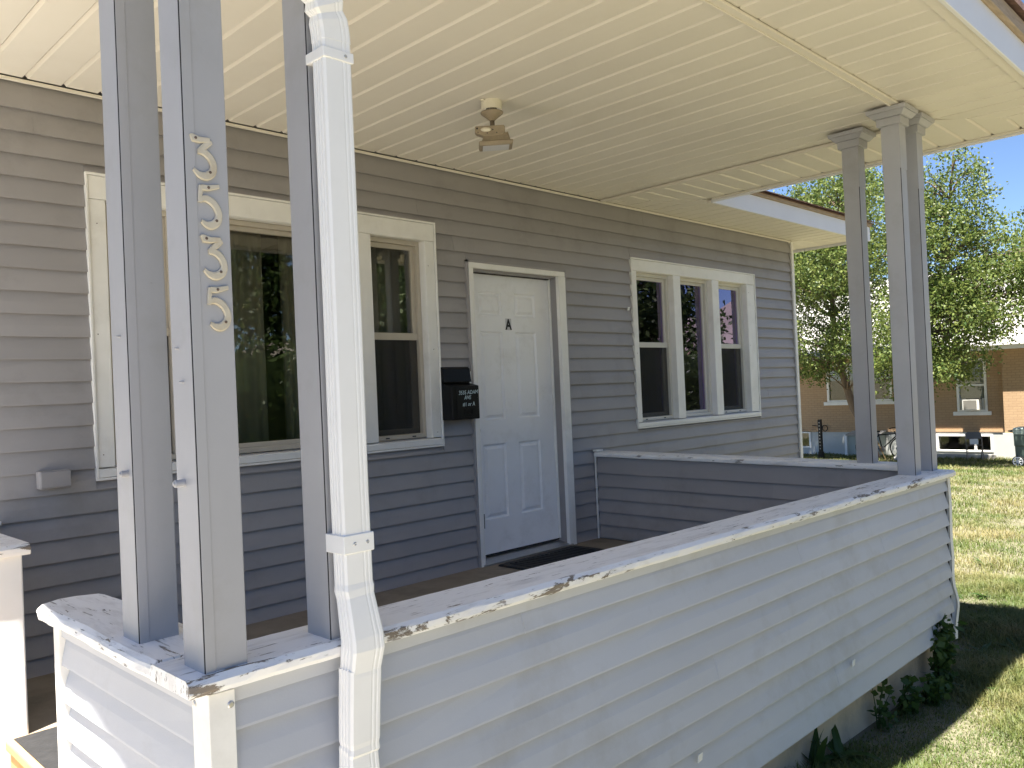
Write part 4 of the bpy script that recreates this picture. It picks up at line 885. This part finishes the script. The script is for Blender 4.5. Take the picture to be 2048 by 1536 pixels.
MB().box(20.95, 21.05, 7.09, 7.19, zp-.2, -.07).build('tube', 'black', po, .006); MB().box(20.93, 21.07, 7.07, 7.21, zp-.1, zp+.22).build('base_sleeve', 'black', po, .006)
mb = MB()
for k in range(9): mb.box(20.944, 20.9495, 7.125, 7.155, zp+.3+k*.1, zp+.33+k*.1)
mb.build('hole', 'stone', po)
mb = MB(); mb.tube([(NX-.06, 7.95+.085*math.cos(k*.32), -.47+.10*math.sin(k*.32)) for k in range(24)], .014, 6); mb.tube([(NX-.06, 8.03, -.42), (NX-.04, 8.4, -.38)], .012, 6)
tag(mb.build('cable_coil', 'black', None), 'loop of black cable hanging on the tan brick wall', 'cable')
MB().tube([(21.5, 6.28, .35), (21.5, 5.75, -.45), (21.5, 5.4, gz(21.5, 5.4))], [.012, .016, .018], 6).build('cut_branch', 'wood', None); tag(bpy.data.objects['cut_branch'], 'thin pale stick propped beside the leaning tree trunk', 'stick')
for (x, y, s, lab) in ((21.0, 4.75, .22, 'pale rough stone lying at the foot of the tree'), (20.7, 4.45, .14, 'smaller pale rough stone beside the bigger one')):
    mb = MB(); mb.lathe((0, 0, 0), [(.3, 0), (.9, .25), (1, .6), (.75, 1.0), (.3, 1.2)], 9); mb.v = [(x+v_[0]*s*random.uniform(.8, 1.15), y+v_[1]*s*random.uniform(.8, 1.15), gz(x, y)-.04+v_[2]*s*random.uniform(.85, 1.1)) for v_ in mb.v]; tag(mb.build('stone', 'stone', None), lab, 'stone', 'stones under the tree')

# ---------------------------------------------------------------- trees
tree((21.3, 5.55, gz(21.3, 5.55)), [(21.1, 6.30, .80), (20.8, 6.5, 3.0), (20.7, 6.3, 5.2), (20.8, 6.0, 7.4)],
     [(20.4, 7.0, 2.3, 1.5, 1.5, 1.2), (20.5, 6.1, 4.4, 1.8, 1.8, 1.5), (20.9, 6.2, 6.4, 1.4, 1.5, 1.4), (20.1, 5.3, 2.2, 1.2, 1.0, 1.1), (20.8, 8.1, 4.3, 1.3, 1.1, 1.4), (21.0, 7.4, 6.2, 1.0, .9, 1.0)],
     860, 60, .088, 'leafy tree with leaning trunk before the wide window of the brick house', grp='trees before the brick house', twigs=120)
tree((19.8, 4.15, gz(19.8, 4.15)), [(19.8, 4.0, .8), (19.8, 3.4, 2.6), (20.0, 3.0, 4.6), (20.0, 2.7, 7.0)],
     [(19.4, 3.3, 2.5, 1.5, 1.4, 1.4), (19.7, 2.8, 4.2, 1.4, 1.4, 1.4), (20.0, 2.75, 5.9, .8, .9, 1.3), (19.2, 1.6, 3.0, 1.4, 1.1, 1.1), (19.0, 3.9, 1.5, 1.1, .8, .9), (20.0, 3.7, 5.5, .9, .8, 1.2), (19.0, 2.6, 1.45, .9, .8, .6), (20.0, .6, 3.6, 1.3, 1.2, 1.0)],
     900, 58, .088, 'tall leafy tree whose crown hangs over the window with the air conditioner', grp='trees before the brick house', twigs=170)
tree((30, 9.5, -1.5), [(30, 9.5, 2), (30, 9.6, 6)], [(30, 9.5, 6.5, 2.6, 2.6, 2.8), (30, 11.5, 5.0, 2.2, 2.2, 2.2), (30, 12.5, 7.0, 2.0, 2.2, 2.0)], 520, 34, .15, 'bright green tree rising behind the brick house roof over the shingled eave', crad=.45)
tree((33, 1.8, -1.5), [(33, 1.8, 3), (33, 1.5, 7)], [(33, 1.2, 7.0, 2.4, 2.1, 2.0), (33, -1.2, 6.0, 2.4, 2.1, 2.2), (33, 3.8, 5.2, 2.2, 1.8, 2.0)], 560, 34, .15, 'rounded green tree behind the brick house chimney', crad=.45)
# across the street, in front of the house (seen in the window glass)
def street_tree(x, y, s, lab): 
    c = copy_tree(proto); c.location = (x, y, gz(x, y)); c.scale = (s, s, s); c.rotation_euler.z = random.uniform(0, 6); c['label'] = lab
proto = tree((9, -17, -.8), [(9, -17, 2), (9.1, -17, 5.5)], [(9, -17, 5, 2.8, 2.8, 2.4), (10.5, -16, 3.6, 2, 2, 1.6), (7.5, -17.6, 3.8, 2, 2, 1.6), (9, -17, 7.2, 1.8, 1.8, 1.5)], 420, 30, .24, 'dark street tree across the lawn facing the picture window', 'leaf_dark', 'street trees facing the house', crad=.5, r0=.2)
for x, y, s, lab in ((17, -20, 1.2, 'larger street tree facing the front door'), (28.5, -19, 1.15, 'street tree facing the triple window'), (41, -23, .5, 'smaller street tree beside the pink-roofed house'), (2, -22, 1.15, 'street tree facing the porch corner'), (72, -30, 1.1, 'street tree on the far side of the pink-roofed house')): street_tree(x, y, s, lab)
hd = thing('hedge', (10, -13.5, -.8), 'long dense dark green hedge added to darken the window reflections', 'hedge')  # unseen hedge put in to hide bright lawn from the window reflections
hc = np.stack([rng.uniform(-12, 33, 46000), rng.normal(-13.6, .45, 46000), rng.uniform(-1.0, 2.5, 46000)+.35*np.sin(np.arange(46000))], 1); leaf_mesh('foliage', hc, .15, 'leaf_dark', hd)
q = MB(); rg_ = [[(-12+k*.75, -13.6+d*(1+.25*math.sin(k*1.7)), z+(.16*math.sin(k*2.3) if z > 0 else 0)) for d, z in ((-.5, -1.3), (-.6, 1.4), (-.3, 2.3), (.3, 2.3), (.6, 1.4), (.5, -1.3))] for k in range(61)]
MB().loft(rg_).build('solid_core', 'leaf_dark', hd)  # opaque core added to stop bright ground showing between the leaves
for k in range(24): x = -11.5+k*1.85; q.tube([(x, -13.6, -1.2), (x+.1, -13.5, .2), (x-.1, -13.6, 1.2)], [.05, .03, .01], 6)
q.build('stems', 'bark', hd)['kind'] = 'stuff'
ph = thing('street_house', (54, -32, -1.5), 'pale house with pink shingle roof across the street', 'house')
HX = 14; MB().box(35+HX, 46+HX, -36, -28, -1.6, 1.4).build('wall', 'nwhite', ph); MB().add([(34.4+HX, -27.4, 1.4), (46.6+HX, -27.4, 1.4), (46.6+HX, -36.6, 1.4), (34.4+HX, -36.6, 1.4), (37+HX, -32, 3.9), (44+HX, -32, 3.9)], [(0, 1, 5, 4), (1, 2, 5), (2, 3, 4, 5), (3, 0, 4), (0, 3, 2, 1)]).build('roof', 'shingle_p', ph)
for a in (36.5, 40, 43.5): MB().box(a+HX, a+HX+1.2, -27.98, -27.9, -.3, 1.0).build('window', 'black', ph)
mb = MB(); ra, rb, rc_ = [], [], []
for k in range(81):
    a = -.5+k/80*2.6; d = 1900; x, y = d*math.sin(a), -d*math.cos(a); h = 150+80*noise.noise(Vector((a*3, 0, 0)))+70*noise.noise(Vector((a*9, 3, 0)))+30*noise.noise(Vector((a*27, 7, 0)))
    ra.append((x*.75, y*.75, -5)); rb.append((x*.9, y*.9, h*.5+40*noise.noise(Vector((a*14, 11, 0))))); rc_.append((x, y, h))
mb.loft([ra, rb, rc_], caps=False, closed=False); tag(mb.build('hills', 'hill', None), 'rocky mountain range facing the house', 'hills', kind='structure')

# ---------------------------------------------------------------- weeds and grass
stalky('tall_weed', 1.12, -2.56, .46, 10, .11, .048, 'tall bushy weed growing up the foundation corner', per=34)
stalky('leafy_weed', .62, -2.545, .18, 8, .14, .045, 'low bushy weed by the foundation between taller weeds', per=16)
stalky('leafy_weed', .33, -2.535, .26, 5, .12, .04, 'sparse thin weed against the concrete foundation', per=12)
stalky('leafy_weed', .86, -2.58, .17, 8, .16, .045, 'dense low weed at the foot of the tall weed', per=24)
rosette('broadleaf_weed', -.16, -2.56, 9, .20, .055, 'large broad-leaved weed against the foundation', el=.9, arch=1.7, lob=.18)
rosette('broadleaf_weed', -.34, -2.53, 5, .24, .05, 'upright broad-leaved weed with ragged leaves at the foundation', el=1.35, arch=.7)
DG = 'broad-leaved weeds dotted over the lawn'
for x, y in ((1.55, -2.75), (2.0, -2.55), (1.75, -2.35), (2.5, -2.62), (2.9, -2.2), (2.4, -2.25), (2.2, -2.7), (1.2, -2.72), (3.6, -1.9), (3.7, -2.1), (5.2, -1.7), (3.3, -1.75)):
    rosette('lawn_weed', x, y, random.randint(7, 11), .13, .035, 'flat broad-leaved weed growing in the lawn', DG, el=.5, arch=.7)
stalky('shrub', 20.9, 4.75, .75, 16, .35, .09, 'small dark green shrub at the foot of the tree', per=40, m='leaf_dark')

def grass(n, x0, x1, y0, y1, hl, wd):
    x = rng.uniform(x0, x1, n); y = rng.uniform(y0, y1, n)
    keep = ~(((x > -3.2) & (x < 1.36) & (y > -2.52) & (y < .1)) | ((x < 4.85) & (y > -.0) & (x > -8)) | ((x < -3.1) & (y > -8.3)))
    x, y = x[keep], y[keep]; nn = len(x); z = np.array([gz(a, b) for a, b in zip(x, y)])-.008
    pt = np.array([noise.noise(Vector((a*1.3, b*1.3, 5)))+.5*noise.noise(Vector((a*4.1, b*4.1, 9))) for a, b in zip(x, y)])
    az = rng.uniform(0, 2*np.pi, nn); h = hl*rng.uniform(.4, 1.3, nn)*np.clip(1+1.0*pt, .35, 2); ln = h*rng.uniform(.3, 1.4, nn); wv_ = wd*rng.uniform(.6, 1.3, nn)
    dx, dy = np.cos(az), np.sin(az); V = np.empty((nn, 5, 3)); B = np.stack([x, y, z], 1); S = np.stack([-dy, dx, 0*dx], 1)*wv_[:, None]; D = np.stack([dx, dy, 0*dx], 1)
    Mid = B+D*(ln*.30)[:, None]+np.array([0, 0, 1])*(h*.62)[:, None]; Tip = B+D*ln[:, None]+np.array([0, 0, 1])*(h*.95)[:, None]
    V[:, 0] = B-S*.5; V[:, 1] = B+S*.5; V[:, 2] = Mid+S*.42; V[:, 3] = Mid-S*.42; V[:, 4] = Tip; return V
VV = np.concatenate([grass(60000, -1.2, 1.5, -3.8, -2.40, .055, .0042), grass(10000, -3.1, -1.2, -4.6, -2.4, .05, .006), grass(150000, 1.3, 4.6, -3.9, .2, .055, .0042), grass(75000, 4.6, 9.5, -4.2, 3.0, .055, .007), grass(60000, 9.5, 17, -3.5, 7.5, .06, .011), grass(40000, 17, 23.1, -3, 11, .07, .016), grass(14000, -8, 1.5, -9, -4.6, .05, .008)])
n = len(VV); me = bpy.data.meshes.new('grass'); me.vertices.add(n*5); me.vertices.foreach_set('co', VV.ravel())
li = (np.arange(n)[:, None]*5+np.array([0, 1, 2, 3, 3, 2, 4])[None, :]).ravel(); me.loops.add(n*7); me.loops.foreach_set('vertex_index', li)
me.polygons.add(n*2); stt = (np.arange(n)[:, None]*7+np.array([0, 4])[None, :]).ravel(); me.polygons.foreach_set('loop_start', stt); me.update(); me.validate()
tag(mobj('grass', me, 'grass'), 'short patchy green and straw-coloured lawn grass', 'grass', kind='stuff')
